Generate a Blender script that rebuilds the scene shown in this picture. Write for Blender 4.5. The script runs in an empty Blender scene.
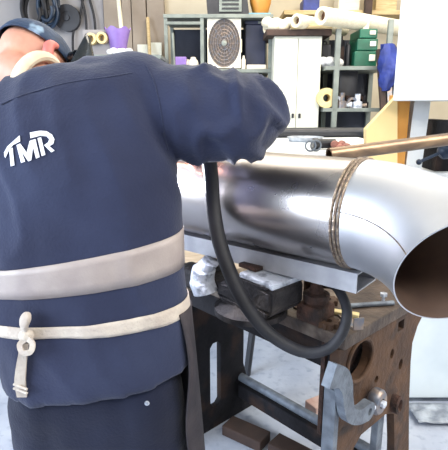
import bpy, bmesh, math, random
from mathutils import Vector, Matrix, noise
from mathutils.bvhtree import BVHTree
from mathutils.geometry import tessellate_polygon
R = math.radians
random.seed(4)
scene = bpy.context.scene
col = scene.collection

# ------------------------------------------------------------------ camera
PITCH, FPX, CAMZ = 14.0, 480.0, 1.45
cd = bpy.data.cameras.new('camera')
cam = bpy.data.objects.new('camera', cd)
col.objects.link(cam)
cam.location = (0, 0, CAMZ)
cam.rotation_euler = (R(90 - PITCH), 0, 0)
cd.sensor_fit = 'HORIZONTAL'
cd.sensor_width = 36
cd.lens = 36 * FPX / 448
cd.clip_start = 0.05
scene.camera = cam

# ------------------------------------------------------------------ world, lights, exposure
scene.view_settings.view_transform = 'Standard'
scene.view_settings.look = 'None'
scene.view_settings.exposure = 0.3
scene.view_settings.gamma = 1
scene.view_settings.use_curve_mapping = False
w = bpy.data.worlds.new('World')
scene.world = w
w.use_nodes = True
bg = w.node_tree.nodes['Background']
bg.inputs[0].default_value = (0.86, 0.92, 1.0, 1)
bg.inputs[1].default_value = 1.05


def area(name, loc, target, sx, sy, power, colr):
    l = bpy.data.lights.new(name, 'AREA')
    l.shape = 'RECTANGLE'
    l.size, l.size_y = sx, sy
    l.energy = power
    l.color = colr
    o = bpy.data.objects.new(name, l)
    col.objects.link(o)
    o.location = loc
    o.rotation_euler = (Vector(target) - Vector(loc)).to_track_quat('-Z', 'Y').to_euler()
    return o


# daylight through the roller door on the left, roof light over the back, added fills at front and right
area('door_daylight', (-3.6, -0.4, 2.0), (-0.4, 1.1, 1.1), 2.4, 2.4, 240, (0.74, 0.85, 1.0))
area('roof_light_rear', (0.6, 3.4, 3.45), (0.6, 3.6, 0), 3.2, 1.6, 100, (1.0, 0.92, 0.78))
area('front_fill', (1.2, -1.0, 3.5), (0.6, 0.9, 0.6), 2.0, 0.9, 80, (1.0, 0.97, 0.92))  # added fill from the front, stands for no known lamp
area('right_fill', (2.3, 0.7, 3.4), (0.9, 1.9, 1.4), 1.4, 1.4, 95, (1.0, 0.95, 0.87))  # added fill to brighten the white machine's front

# ------------------------------------------------------------------ helpers
D14 = R(PITCH)
FW = Vector((0, math.cos(D14), -math.sin(D14)))
UP = Vector((0, math.sin(D14), math.cos(D14)))
CAM = Vector((0, 0, CAMZ))


def at(px, py, Y):
    """world point at room depth Y that was measured at this place of the survey photo"""
    r = FW + Vector((1, 0, 0)) * ((px - 224) / FPX) + UP * ((225 - py) / FPX)
    return CAM + r * (Y / r.y)


def srgb(r, g, b):
    f = lambda c: (c / 12.92 if c <= .04045 else ((c + .055) / 1.055) ** 2.4)
    return (f(r / 255), f(g / 255), f(b / 255), 1)


def mat(name, c1, c2=None, rough=.6, metal=0., scale=8., detail=4., bump=0., bscale=None, lo=.35, hi=.65,
        stretch=None, c3=None, scale3=2.5, lo3=.52, hi3=.64, rough2=None, trans=0., sheen=0., spec=None):
    m = bpy.data.materials.new(name)
    m.use_nodes = True
    nt = m.node_tree
    b = nt.nodes['Principled BSDF']
    b.inputs['Roughness'].default_value = rough
    b.inputs['Metallic'].default_value = metal
    if trans:
        b.inputs['Transmission Weight'].default_value = trans
    if sheen:
        b.inputs['Sheen Weight'].default_value = sheen
    if spec is not None:
        b.inputs['Specular IOR Level'].default_value = spec
    tc = nt.nodes.new('ShaderNodeTexCoord')
    mp = nt.nodes.new('ShaderNodeMapping')
    nt.links.new(tc.outputs['Object'], mp.inputs[0])
    if stretch:
        mp.inputs['Scale'].default_value = stretch
    src = mp.outputs[0]

    def nz(sc, lo, hi, det):
        n = nt.nodes.new('ShaderNodeTexNoise')
        n.inputs['Scale'].default_value = sc
        n.inputs['Detail'].default_value = det
        nt.links.new(src, n.inputs['Vector'])
        rmp = nt.nodes.new('ShaderNodeMapRange')
        rmp.inputs[1].default_value = lo
        rmp.inputs[2].default_value = hi
        nt.links.new(n.outputs['Fac'], rmp.inputs[0])
        return rmp.outputs[0], n.outputs['Fac']
    f, raw = nz(scale, lo, hi, detail)
    mx = nt.nodes.new('ShaderNodeMix')
    mx.data_type = 'RGBA'
    mx.inputs[6].default_value = c1
    mx.inputs[7].default_value = c2 or c1
    nt.links.new(f, mx.inputs[0])
    out = mx.outputs[2]
    if c3:
        f3, _ = nz(scale3, lo3, hi3, 3)
        m3 = nt.nodes.new('ShaderNodeMix')
        m3.data_type = 'RGBA'
        nt.links.new(f3, m3.inputs[0])
        nt.links.new(out, m3.inputs[6])
        m3.inputs[7].default_value = c3
        out = m3.outputs[2]
    nt.links.new(out, b.inputs['Base Color'])
    if rough2 is not None:
        mr = nt.nodes.new('ShaderNodeMapRange')
        mr.inputs[3].default_value = rough
        mr.inputs[4].default_value = rough2
        nt.links.new(f, mr.inputs[0])
        nt.links.new(mr.outputs[0], b.inputs['Roughness'])
    if bump:
        _, rb = nz(bscale or scale * 4, 0, 1, 5)
        bn = nt.nodes.new('ShaderNodeBump')
        bn.inputs['Strength'].default_value = bump
        bn.inputs['Distance'].default_value = .01
        nt.links.new(rb, bn.inputs['Height'])
        nt.links.new(bn.outputs[0], b.inputs['Normal'])
    return m


# --- bmesh shapes
def bm_new():
    return bmesh.new()


def box(bm, x0, x1, y0, y1, z0, z1, bev=0.0, M=None):
    r = bmesh.ops.create_cube(bm, size=1)
    vs = r['verts']
    T = Matrix.Translation(((x0 + x1) / 2, (y0 + y1) / 2, (z0 + z1) / 2)) @ Matrix.Diagonal((abs(x1 - x0), abs(y1 - y0), abs(z1 - z0), 1))
    bmesh.ops.transform(bm, matrix=T, verts=vs)
    if bev:
        es = list({e for v in vs for e in v.link_edges})
        rb = bmesh.ops.bevel(bm, geom=es, offset=bev, segments=2, profile=.6, affect='EDGES')
        vs = list({v for f in rb['faces'] for v in f.verts} | {v for v in vs if v.is_valid})
        vs = [v for v in vs if v.is_valid]
    if M is not None:
        done = set()
        stack = list(vs)
        while stack:
            v = stack.pop()
            if v in done:
                continue
            done.add(v)
            for e in v.link_edges:
                stack.append(e.other_vert(v))
        bmesh.ops.transform(bm, matrix=M, verts=list(done))
    return bm


def smooth_path(pts, n=6):
    """Catmull-Rom through points (Vector)"""
    P = [Vector(p) for p in pts]
    P = [P[0] * 2 - P[1]] + P + [P[-1] * 2 - P[-2]]
    out = []
    for i in range(1, len(P) - 2):
        for k in range(n):
            t = k / n
            a, b, c, d = P[i - 1:i + 3]
            out.append(.5 * ((2 * b) + (c - a) * t + (2 * a - 5 * b + 4 * c - d) * t * t + (3 * b - a - 3 * c + d) * t ** 3))
    out.append(P[-2])
    return out


def rings_mesh(bm, rings, cap=True, closed=True):
    vr = [[bm.verts.new(p) for p in r] for r in rings]
    n = len(vr[0])
    for a, b in zip(vr, vr[1:]):
        for i in range(n if closed else n - 1):
            j = (i + 1) % n
            bm.faces.new((a[i], a[j], b[j], b[i]))
    if cap and closed:
        bm.faces.new(list(reversed(vr[0])))
        bm.faces.new(vr[-1])
    return bm


def tube(bm, pts, r, n=12, cap=True, flat=1.0):
    """round bar along pts; r a number or list"""
    P = [Vector(p) for p in pts]
    rs = r if isinstance(r, (list, tuple)) else [r] * len(P)
    t = (P[1] - P[0]).normalized()
    nrm = t.orthogonal().normalized()
    if abs(t.z) < .9:
        nrm = (Vector((0, 0, 1)) - t * t.z).normalized()
    rings = []
    for i, p in enumerate(P):
        t2 = (P[min(i + 1, len(P) - 1)] - P[max(i - 1, 0)]).normalized()
        nrm = (nrm - t2 * nrm.dot(t2)).normalized()
        b = t2.cross(nrm)
        rings.append([p + (nrm * math.cos(a) * flat + b * math.sin(a)) * rs[i] for a in [2 * math.pi * k / n for k in range(n)]])
    return rings_mesh(bm, rings, cap)


def hollow(bm, p0, p1, ro, ri, n=20):
    """open tube with a wall"""
    p0, p1 = Vector(p0), Vector(p1)
    t = (p1 - p0).normalized()
    u = t.orthogonal().normalized()
    v = t.cross(u)
    A = [2 * math.pi * k / n for k in range(n)]
    rg = lambda p, r: [p + (u * math.cos(a) + v * math.sin(a)) * r for a in A]
    R4 = [[bm.verts.new(q) for q in rg(*z)] for z in ((p0, ro), (p1, ro), (p1, ri), (p0, ri))]
    for k in range(4):
        a, b = R4[k], R4[(k + 1) % 4]
        for i in range(n):
            j = (i + 1) % n
            bm.faces.new((a[i], a[j], b[j], b[i]))
    return bm


def lathe(bm, prof, n=24, M=None, sx=1., sy=1.):
    """profile (r, z) turned about z"""
    rings = [[Vector((r * math.cos(a) * sx, r * math.sin(a) * sy, z)) for a in [2 * math.pi * k / n for k in range(n)]] for r, z in prof]
    if M is not None:
        rings = [[M @ p for p in r] for r in rings]
    return rings_mesh(bm, rings, True)


def prism(bm, poly, depth, M=None, holes=()):
    """polygon in XZ (a list of (x, z)) with holes, extruded along +y by depth"""
    loops = [list(poly)] + [list(h) for h in holes]
    flat = [p for l in loops for p in l]
    tris = tessellate_polygon([[Vector((p[0], p[1], 0)) for p in l] for l in loops])
    T = M or Matrix()
    f = [bm.verts.new(T @ Vector((x, 0, z))) for x, z in flat]
    b = [bm.verts.new(T @ Vector((x, depth, z))) for x, z in flat]
    for t in tris:
        try:
            bm.faces.new([f[i] for i in t])
            bm.faces.new([b[i] for i in reversed(t)])
        except ValueError:
            pass
    o = 0
    for l in loops:
        n = len(l)
        for i in range(n):
            j = (i + 1) % n
            try:
                bm.faces.new((f[o + i], f[o + j], b[o + j], b[o + i]))
            except ValueError:
                pass
        o += n
    return bm


def ball(bm, c, r, sx=1, sy=1, sz=1, M=None, u=16, v=12):
    rr = bmesh.ops.create_uvsphere(bm, u_segments=u, v_segments=v, radius=1)
    T = Matrix.Translation(c) @ (M or Matrix()) @ Matrix.Diagonal((r * sx, r * sy, r * sz, 1))
    bmesh.ops.transform(bm, matrix=T, verts=rr['verts'])
    return bm


def circ(cx, cz, rx, rz=None, n=24):
    rz = rz or rx
    return [(cx + rx * math.cos(2 * math.pi * k / n), cz + rz * math.sin(2 * math.pi * k / n)) for k in range(n)]


def obj(name, bm, m, parent=None, smooth=False, world=True, angle=40):
    """ONE mesh object; with a parent and world=True the vertices are in world space"""
    bmesh.ops.recalc_face_normals(bm, faces=bm.faces)
    me = bpy.data.meshes.new(name)
    bm.to_mesh(me)
    bm.free()
    if smooth:
        for p in me.polygons:
            p.use_smooth = True
        me.set_sharp_from_angle(angle=R(angle))
    me.materials.append(m)
    o = bpy.data.objects.new(name, me)
    col.objects.link(o)
    if parent:
        o.parent = parent
        if world:
            o.matrix_parent_inverse = root_matrix(parent).inverted()
    return o


def root_matrix(o):
    M = Matrix.Translation(o.location) @ o.rotation_euler.to_matrix().to_4x4()
    if o.parent:
        return root_matrix(o.parent) @ o.matrix_parent_inverse @ M
    return M


def tag(o, label, cat, group=None, kind=None):
    o['label'] = label
    o['category'] = cat
    if group:
        o['group'] = group
    if kind:
        o['kind'] = kind
    return o


def empty(name, loc, rz=0.):
    o = bpy.data.objects.new(name, None)
    col.objects.link(o)
    o.empty_display_size = .05
    o.location = loc
    o.rotation_euler = (0, 0, rz)
    return o


def struct(name, bm, m, **k):
    o = obj(name, bm, m, **k)
    o['kind'] = 'structure'
    return o


def dup(root, loc, label):
    r = root.copy()
    col.objects.link(r)
    r.location = loc
    r['label'] = label
    for ch in root.children:
        c = ch.copy()
        col.objects.link(c)
        c.parent = r
        for g in ch.children:
            d = g.copy()
            col.objects.link(d)
            d.parent = c
    return r


def B(*a, bev=0., M=None):
    return box(bm_new(), *a, bev=bev, M=M)


# ------------------------------------------------------------------ materials
m_floor = mat('floor_concrete', srgb(184, 190, 202), srgb(166, 173, 189), rough=.6, scale=6, detail=8, c3=srgb(150, 158, 176), scale3=22, lo3=.54, hi3=.72, bump=.25, bscale=40)
m_wall = mat('wall_plaster', srgb(206, 196, 174), srgb(192, 180, 158), rough=.9, scale=2.5, bump=.1)
m_wall_r = mat('wall_paint_pale', srgb(214, 214, 210), srgb(196, 196, 192), rough=.9, scale=2)
m_ceil = mat('ceiling_sheet', srgb(190, 188, 180), srgb(168, 166, 160), rough=.9, scale=2)
m_partition = mat('partition_board', srgb(154, 141, 127), srgb(140, 127, 115), rough=.85, scale=4)
m_greypanel = mat('grey_panel', srgb(160, 156, 156), srgb(144, 140, 142), rough=.8, scale=3)
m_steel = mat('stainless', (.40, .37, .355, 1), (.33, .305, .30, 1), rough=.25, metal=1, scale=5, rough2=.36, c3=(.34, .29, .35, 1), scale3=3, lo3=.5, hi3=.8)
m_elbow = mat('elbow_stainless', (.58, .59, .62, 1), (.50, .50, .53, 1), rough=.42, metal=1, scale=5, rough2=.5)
m_weld = mat('weld_bead', (.34, .27, .2, 1), (.16, .12, .1, 1), rough=.45, metal=.9, scale=90, bump=.6, bscale=120)
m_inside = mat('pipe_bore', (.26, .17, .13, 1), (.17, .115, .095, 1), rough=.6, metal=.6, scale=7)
m_channel = mat('channel_steel', srgb(176, 176, 180), srgb(150, 150, 156), rough=.5, metal=.3, scale=12, bump=.1)
m_castiron = mat('cast_iron', srgb(36, 35, 39), srgb(26, 25, 29), rough=.85, metal=.0, spec=.25, scale=14, bump=.4, c3=srgb(62, 48, 42), scale3=6)
m_rust = mat('rusty_plate', srgb(94, 67, 46), srgb(66, 47, 36), rough=.75, metal=.15, scale=9, detail=8, bump=.5, bscale=50, c3=srgb(62, 46, 38), scale3=11, lo3=.55, hi3=.66)
m_rustdark = mat('dark_rust', srgb(84, 58, 48), srgb(46, 36, 34), rough=.8, metal=.2, scale=30, bump=.7)
m_benchtop = mat('bench_top_worn', srgb(96, 82, 72), srgb(60, 50, 46), rough=.6, metal=.2, scale=16, detail=8, bump=.4, c3=srgb(136, 124, 112), scale3=9, lo3=.58, hi3=.7)
m_greymetal = mat('grey_painted_steel', srgb(118, 126, 136), srgb(90, 96, 106), rough=.55, metal=.3, scale=25, bump=.3)
m_brightsteel = mat('worn_bright_steel', srgb(214, 220, 232), srgb(140, 146, 158), rough=.45, metal=.2, scale=30, bump=.5, lo=.5, hi=.65)
m_vise = mat('vise_casting', srgb(56, 53, 55), srgb(34, 32, 36), rough=.65, metal=.3, scale=22, bump=.5, c3=srgb(78, 72, 70), scale3=8)
m_rubber = mat('black_rubber', srgb(36, 36, 42), srgb(26, 26, 31), rough=.6, scale=20, bump=.1)
m_board = mat('pale_board', srgb(190, 176, 158), srgb(160, 144, 126), rough=.8, scale=10, stretch=(1, 8, 8))
m_boardedge = mat('board_edge', srgb(110, 88, 70), srgb(84, 66, 54), rough=.8, scale=20)
m_jacket = mat('navy_drill', srgb(38, 44, 69), srgb(32, 37, 60), rough=.85, scale=5, bump=.2, bscale=160, sheen=.12, c3=srgb(45, 52, 77), scale3=3, lo3=.5, hi3=.75, spec=.25)
m_trouser = mat('dark_navy_twill', srgb(25, 30, 50), srgb(21, 25, 43), rough=.88, scale=6, bump=.2, bscale=160, sheen=.1, spec=.2)
m_apron = mat('apron_leather', srgb(56, 50, 54), srgb(42, 38, 44), rough=.8, scale=12, bump=.3)
m_stripe = mat('reflective_tape', srgb(158, 147, 142), srgb(142, 131, 128), rough=.45, scale=14, bump=.1, bscale=220)
m_strap = mat('cotton_tape', srgb(190, 180, 168), srgb(172, 160, 150), rough=.9, scale=30, bump=.3, bscale=180)
m_logo = mat('logo_print', srgb(226, 228, 236), srgb(210, 212, 222), rough=.6, scale=30)
m_skin = mat('skin', srgb(196, 148, 126), srgb(180, 126, 106), rough=.5, scale=14, bump=.1)
m_ear = mat('ear_skin', srgb(206, 118, 108), srgb(190, 100, 94), rough=.5, scale=14)
m_undershirt = mat('cream_shirt', srgb(222, 204, 178), srgb(206, 186, 160), rough=.9, scale=20, bump=.2)
m_cap = mat('cap_blue', srgb(40, 62, 92), srgb(28, 44, 68), rough=.7, scale=22, bump=.3, c3=srgb(150, 176, 200), scale3=12, lo3=.62, hi3=.7)
m_visor = mat('helmet_black', srgb(30, 38, 46), srgb(22, 28, 34), rough=.18, scale=8)
m_eye = mat('eye_white', srgb(235, 232, 228), rough=.3)
m_iris = mat('iris_brown', srgb(70, 46, 34), rough=.2)
m_lip = mat('lip', srgb(176, 98, 92), rough=.5)
m_boot = mat('boot_leather', srgb(40, 36, 34), srgb(28, 26, 25), rough=.6, scale=14, bump=.2)
m_white = mat('white_enamel', srgb(236, 238, 238), srgb(224, 228, 230), rough=.4, scale=3)
m_whitedirty = mat('white_enamel_base', srgb(216, 226, 232), srgb(200, 212, 220), rough=.5, scale=4)
m_cream = mat('cabinet_cream', srgb(222, 222, 208), srgb(210, 210, 196), rough=.5, scale=4)
m_acwhite = mat('ac_casing', srgb(232, 226, 208), srgb(216, 210, 194), rough=.5, scale=6)
m_dark = mat('dark_plastic', srgb(44, 44, 50), srgb(34, 34, 40), rough=.5, scale=9)
m_darkblue = mat('dark_blue_bin', srgb(34, 40, 66), srgb(26, 32, 54), rough=.5, scale=9)
m_greyrack = mat('rack_grey', srgb(132, 138, 132), srgb(114, 120, 116), rough=.5, metal=.3, scale=12)
m_rackdark = mat('rack_back_sheet', srgb(54, 58, 74), srgb(44, 48, 62), rough=.6, scale=4)
m_yellow = mat('yellow_paint', srgb(246, 218, 160), srgb(238, 208, 146), rough=.5, scale=5)
m_orange = mat('orange_glaze_shade', srgb(206, 146, 66), srgb(186, 126, 54), rough=.5, scale=7)  # jug glaze; also the shade painted beside the yellow gusset
m_card = mat('cardboard_tube', srgb(230, 222, 200), srgb(216, 206, 182), rough=.85, scale=14, stretch=(1, 6, 6))
m_carddark = mat('tube_bore', srgb(92, 62, 44), rough=.9)
m_wood = mat('timber', srgb(206, 184, 140), srgb(182, 156, 112), rough=.75, scale=10, stretch=(1, 9, 9))
m_darkwood = mat('dark_timber', srgb(70, 52, 45), srgb(50, 38, 34), rough=.8, scale=12)
m_green = mat('green_plastic', srgb(20, 96, 72), srgb(14, 78, 58), rough=.45, scale=12)
m_tarp = mat('blue_tarp', srgb(40, 58, 140), srgb(26, 40, 104), rough=.5, scale=9, bump=.6, bscale=20)
m_purple = mat('purple_plastic', srgb(150, 122, 190), srgb(132, 104, 174), rough=.4, scale=9)
m_yring = mat('yellow_tape', srgb(222, 204, 152), srgb(206, 184, 128), rough=.6, scale=14)
m_rag = mat('white_rag', srgb(236, 234, 230), srgb(208, 206, 208), rough=.9, scale=30, bump=.6)
m_redrag = mat('reddish_leather', srgb(168, 112, 98), srgb(120, 78, 70), rough=.8, scale=24, bump=.5)
m_brass = mat('bar_bronze', srgb(150, 124, 98), srgb(116, 96, 80), rough=.38, metal=.75, scale=6, stretch=(1, 8, 8))
m_black = mat('satin_black', srgb(40, 42, 48), srgb(30, 32, 38), rough=.4, scale=8)
m_blueblack = mat('blue_black_handle', srgb(34, 52, 74), srgb(26, 40, 60), rough=.4, scale=8)
m_paleblue = mat('pale_blue_sheet', srgb(122, 170, 184), srgb(104, 150, 168), rough=.6, scale=9)
m_ceramic = mat('white_glazed', srgb(236, 228, 210), srgb(222, 212, 196), rough=.3, scale=9)
m_foil = mat('grey_plastic_sheet', srgb(176, 182, 190), srgb(120, 126, 136), rough=.45, scale=18, bump=.8, bscale=26)
m_pinkblock = mat('pale_wood_offcut', srgb(206, 178, 166), srgb(184, 150, 138), rough=.8, scale=14)
m_tan = mat('worn_tan_steel', srgb(150, 132, 118), srgb(104, 112, 126), rough=.4, metal=.5, scale=30)
m_grille = mat('grille_grey', srgb(112, 102, 98), srgb(98, 90, 88), rough=.6)
m_arc = bpy.data.materials.new('arc_glow')
m_arc.use_nodes = True
_b = m_arc.node_tree.nodes['Principled BSDF']
_b.inputs['Emission Color'].default_value = (.8, .88, 1, 1)
_b.inputs['Emission Strength'].default_value = 60

# ------------------------------------------------------------------ the setting
struct('floor', B(-5, 3.2, -5, 5.8, -.1, 0), m_floor)
struct('wall_front', B(-2.5, 3.2, -5.15, -5, 0, 3.7), m_wall)
struct('wall_back', B(-5, 3.2, 5.6, 5.75, 0, 3.7), m_wall)
struct('wall_right', B(3.05, 3.2, -5, 5.6, 0, 3.7), m_wall_r)
struct('ceiling', B(-5, 3.2, -5, 5.75, 3.7, 3.8), m_ceil)

# ------------------------------------------------------------------ stainless pipe with elbow
YAW = R(-39.2)
PW = Vector((.347, 1.202, 1.18))
PR, RB, PHI, RHO = .14, .357, R(50.8), R(30.)
pe = Vector((math.cos(YAW), math.sin(YAW), 0))
pn = math.cos(RHO) * Vector((pe.y, -pe.x, 0)) + math.sin(RHO) * Vector((0, 0, -1))
pb = pe.cross(pn)
PLEN = 1.25


def pipe_ring(cen, rad, r, n=64):
    return [cen + (math.cos(2 * math.pi * k / n) * rad + math.sin(2 * math.pi * k / n) * pb) * r for k in range(n)]


def wall_tube(stations, wall=.003):
    bm = bm_new()
    outer = [pipe_ring(c, rd, PR) for c, rd in stations]
    inner = [pipe_ring(c, rd, PR - wall) for c, rd in stations]
    seq = outer + inner[::-1] + [outer[0]]
    vr = [[bm.verts.new(p) for p in r] for r in seq[:-1]]
    vr.append(vr[0])
    n = len(vr[0])
    for a, b in zip(vr, vr[1:]):
        for i in range(n):
            j = (i + 1) % n
            bm.faces.new((a[i], a[j], b[j], b[i]))
    return bm


root = tag(empty('exhaust_pipe', PW), 'big stainless steel pipe with a flared elbow lying across the bench', 'pipe')
straight = [(PW - pe * PLEN * (1 - k / 10), pn) for k in range(11)]
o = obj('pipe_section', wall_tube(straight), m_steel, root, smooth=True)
bend = []
for k in range(25):
    A = PHI * k / 24
    bend.append((PW + pn * RB - pn * RB * math.cos(A) + pe * RB * math.sin(A), math.cos(A) * pn - math.sin(A) * pe))
# pn points to the bend's centre: the radial direction at angle A
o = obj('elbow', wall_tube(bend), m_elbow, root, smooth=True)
me = o.data
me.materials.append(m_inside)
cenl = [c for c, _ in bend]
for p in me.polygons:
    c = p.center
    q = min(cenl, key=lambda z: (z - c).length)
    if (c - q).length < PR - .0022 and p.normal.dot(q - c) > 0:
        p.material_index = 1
bm = bm_new()
for off, rr in ((-.010, .0036), (.0, .0042), (.009, .0034)):
    rg = pipe_ring(PW + pe * off, pn, PR + .001, 96)
    pts = [p + (p - PW).normalized() * .0008 * random.uniform(-1, 1) for p in rg]
    tube(bm, pts + [pts[0]], rr, 8, cap=False)
obj('weld_bead', bm, m_weld, root, smooth=True)
bm = bm_new()
sa = R(318)
pts = [c + (math.cos(sa) * rd + math.sin(sa) * pb) * (PR + .0004) for c, rd in bend]
tube(bm, pts, .0014, 6)
obj('elbow_seam', bm, m_weld, root, smooth=True)

# channel under the pipe
cz0, cz1 = .986, 1.039
cM = Matrix.Translation((PW.x, PW.y, 0)) @ Matrix.Rotation(YAW, 4, 'Z')
root = tag(empty('steel_channel', (PW.x, PW.y, cz0), YAW), 'light grey steel box channel lying under the stainless pipe', 'steel channel')
bm = bm_new()
prof_o = [(-.056, cz0), (.07, cz0), (.07, cz1), (-.056, cz1)]
prof_i = [(-.052, cz0 + .004), (.066, cz0 + .004), (.066, cz1 - .004), (-.052, cz1 - .004)]
Mx = cM @ Matrix.Rotation(R(90), 4, 'Z') @ Matrix.Translation((0, -.03, 0))
prism(bm, prof_o, 1.15, Mx, [prof_i])
obj('box_section', bm, m_channel, root)

# ------------------------------------------------------------------ bench (local frame: x along -t, y = s)
BYAW = R(-47)
BC = Vector((.327, 1.185, 0))
bM = Matrix.Translation(BC) @ Matrix.Rotation(BYAW, 4, 'Z')
bench = tag(empty('iron_bench', BC, BYAW), 'old cast iron workbench with rusty brown end frame holding a vise', 'workbench')


def bp(t, s, z):
    return bM @ Vector((-t, s, z))


def bobj(name, bm, m, parent=bench, **k):
    """bench part: mesh in bench coordinates"""
    o = obj(name, bm, m, None, **k)
    o.parent = parent
    return o


bobj('bench_top', B(-1.05, .0, .0, .52, .80, .84, bev=.004), m_benchtop)
bobj('front_rail', B(-1.0, -.02, .012, .05, .715, .8, bev=.004), m_castiron)
bobj('rear_rail', B(-1.0, -.02, .46, .50, .715, .8, bev=.004), m_castiron)
# end frame outline in (s, z)
outer = [(-.005, .80), (.52, .80), (.52, .755), (.475, .715), (.447, .66), (.449, .588), (.47, .42), (.511, .2), (.54, .04), (.54, .0), (.44, .0), (.44, .03),
         (.405, .15), (.385, .30), (.36, .425), (.30, .452), (.15, .452), (.11, .425), (.10, .30), (.09, .15), (.085, .03), (.085, .0), (-.03, .0), (-.03, .04), (-.012, .25), (-.003, .45), (-.008, .685)]
holes = [circ(.105, .728, .062, .062), [(.33, .74), (.37, .74), (.37, .775), (.33, .775)], circ(.217, .617, .012, n=10),
         circ(.374, .607, .014, .02, n=10), circ(.305, .672, .012, .018, n=10)]
fM = Matrix.Rotation(R(90), 4, 'Z')        # prism x -> bench y, prism y -> bench -x


def end_frame(x, hol, m, out):
    bm = bm_new()
    prism(bm, out, .028, Matrix.Translation((x, 0, 0)) @ fM, hol)
    o = bobj('end_frame', bm, m)
    return o


ef = end_frame(-.012, holes, m_rust, outer)
bm = bm_new()
for cx, cz, r in ((.105, .728, .066),):
    rg = [Vector((-.010, cx + r * math.cos(a), cz + r * math.sin(a))) for a in [2 * math.pi * k / 36 for k in range(37)]]
    tube(bm, rg, .007, 8, cap=False)
bobj('hole_backing', B(-.075, -.06, -.0, .46, .50, .80, bev=.004), m_rustdark)
o = bobj('hole_rim', bm, m_rust, parent=ef, smooth=True)
bm = bm_new()
ring = [Vector((-.006, .342 + .02 * math.cos(a), .477 + .034 * math.sin(a))) for a in [2 * math.pi * k / 20 for k in range(20)]]
rings_mesh(bm, [[Vector((-.014, p.y, p.z)) for p in ring], [Vector((.012, p.y, p.z)) for p in ring],
                [Vector((.016, .342 + (p.y - .342) * .7, .477 + (p.z - .477) * .7)) for p in ring],
                [Vector((.004, .342 + (p.y - .342) * .55, .477 + (p.z - .477) * .55)) for p in ring]])
bobj('boss', bm, m_rustdark, parent=ef, smooth=True)
bobj('gusset_bar', B(-.06, -.035, .30, .34, .02, .44, bev=.003), m_greymetal)
# rear end frame, seen through under the bench, with its long slot
outer2 = [(-.02, .715), (.47, .715), (.47, .62), (.435, .56), (.425, .48), (.425, .26), (.45, .17), (.50, .09), (.50, 0), (-.04, 0), (-.04, .15), (0, .4)]
slot = [(.215, .13), (.232, .11), (.262, .11), (.28, .13), (.28, .41), (.262, .43), (.232, .43), (.215, .41)]
end_frame(-.80, [slot], m_castiron, outer2)
bobj('stretcher', B(-.79, -.05, .38, .45, .10, .17, bev=.006), m_castiron)
bobj('foot_rail', tube(bm_new(), [(-.79, .40, .20), (-.06, .40, .20)], .02, 12), m_greymetal, smooth=True)

# grey flat bar and swing arm at the front of the bench corner
bobj('front_post', B(-.028, .012, -.045, -.022, .02, .70, bev=.004), m_greymetal)
arm = tag(empty('swing_clamp', bp(0, .05, .60)), 'grey cast swing clamp with pivot hole bolted on the rusty end frame', 'clamp')
bm = bm_new()
cl = [(-.11, .765), (-.065, .742), (-.04, .705), (-.028, .655), (-.008, .605), (.04, .575), (.09, .568)]
pts = smooth_path([Vector((0, s, z)) for s, z in cl], 6)
wd = [.032, .028, .025, .022, .021, .023, .029]
L, Rr = [], []
for i, p in enumerate(pts):
    t = (pts[min(i + 1, len(pts) - 1)] - pts[max(i - 1, 0)]).normalized()
    nn = Vector((0, -t.z, t.y))
    f = i / (len(pts) - 1) * (len(wd) - 1)
    k = min(int(f), len(wd) - 2)
    ww = wd[k] + (wd[k + 1] - wd[k]) * (f - k)
    L.append((p + nn * ww)); Rr.append((p - nn * ww))
endc = pts[-1]
tl = (pts[-1] - pts[-2]).normalized()
capp = []
for a in range(1, 8):
    q = R(90 - a * 22.5)
    nn = Vector((0, -tl.z, tl.y))
    capp.append(endc + (tl * math.cos(q) + nn * math.sin(q)) * wd[-1])
poly = [(p.y, p.z) for p in L + capp + Rr[::-1]]
poly = [(a, b + .022) for a, b in poly]
prism(bm, poly, .026, Matrix.Translation((.042, 0, 0)) @ fM, [circ(.092, .589, .010, .012, n=14)])
bmesh.ops.transform(bm, matrix=bM, verts=bm.verts)
obj('clamp_arm', bm, m_greymetal, arm)
bm = bm_new()
KM = bM @ Matrix.Translation((.016, .172, .576)) @ Matrix.Rotation(R(90), 4, 'Y')
lathe(bm, [(.012, -.018), (.030, -.016), (.036, -.008), (.036, .012), (.030, .02), (.014, .021), (.012, .014), (.004, .013)], 20, KM, sx=1.15)
obj('pivot_knob', bm, m_tan, arm, smooth=True)
bm = bm_new()
tube(bm, [bp(-.02, .075, .575), bp(-.024, .17, .575)], .012, 10)
lathe(bm, [(.006, .02), (.012, .02), (.012, .03), (.006, .03)], 6, KM)
obj('pivot_pin', bm, m_brightsteel, arm)

# ------------------------------------------------------------------ bench vise
VT, VS, VK = .295, -.06, 1.08
vise = tag(empty('bench_vise', bp(VT, VS, .84), BYAW), 'heavy dark bench vise with worn bright jaws under the grey channel', 'vise')


def vobj(name, bm, m, parent=vise, **k):
    bmesh.ops.transform(bm, matrix=Matrix.Diagonal((VK * 1.22, VK * 1.22, VK * .87, 1)), verts=bm.verts)
    o = obj(name, bm, m, None, **k)
    o.parent = parent
    return o


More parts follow.
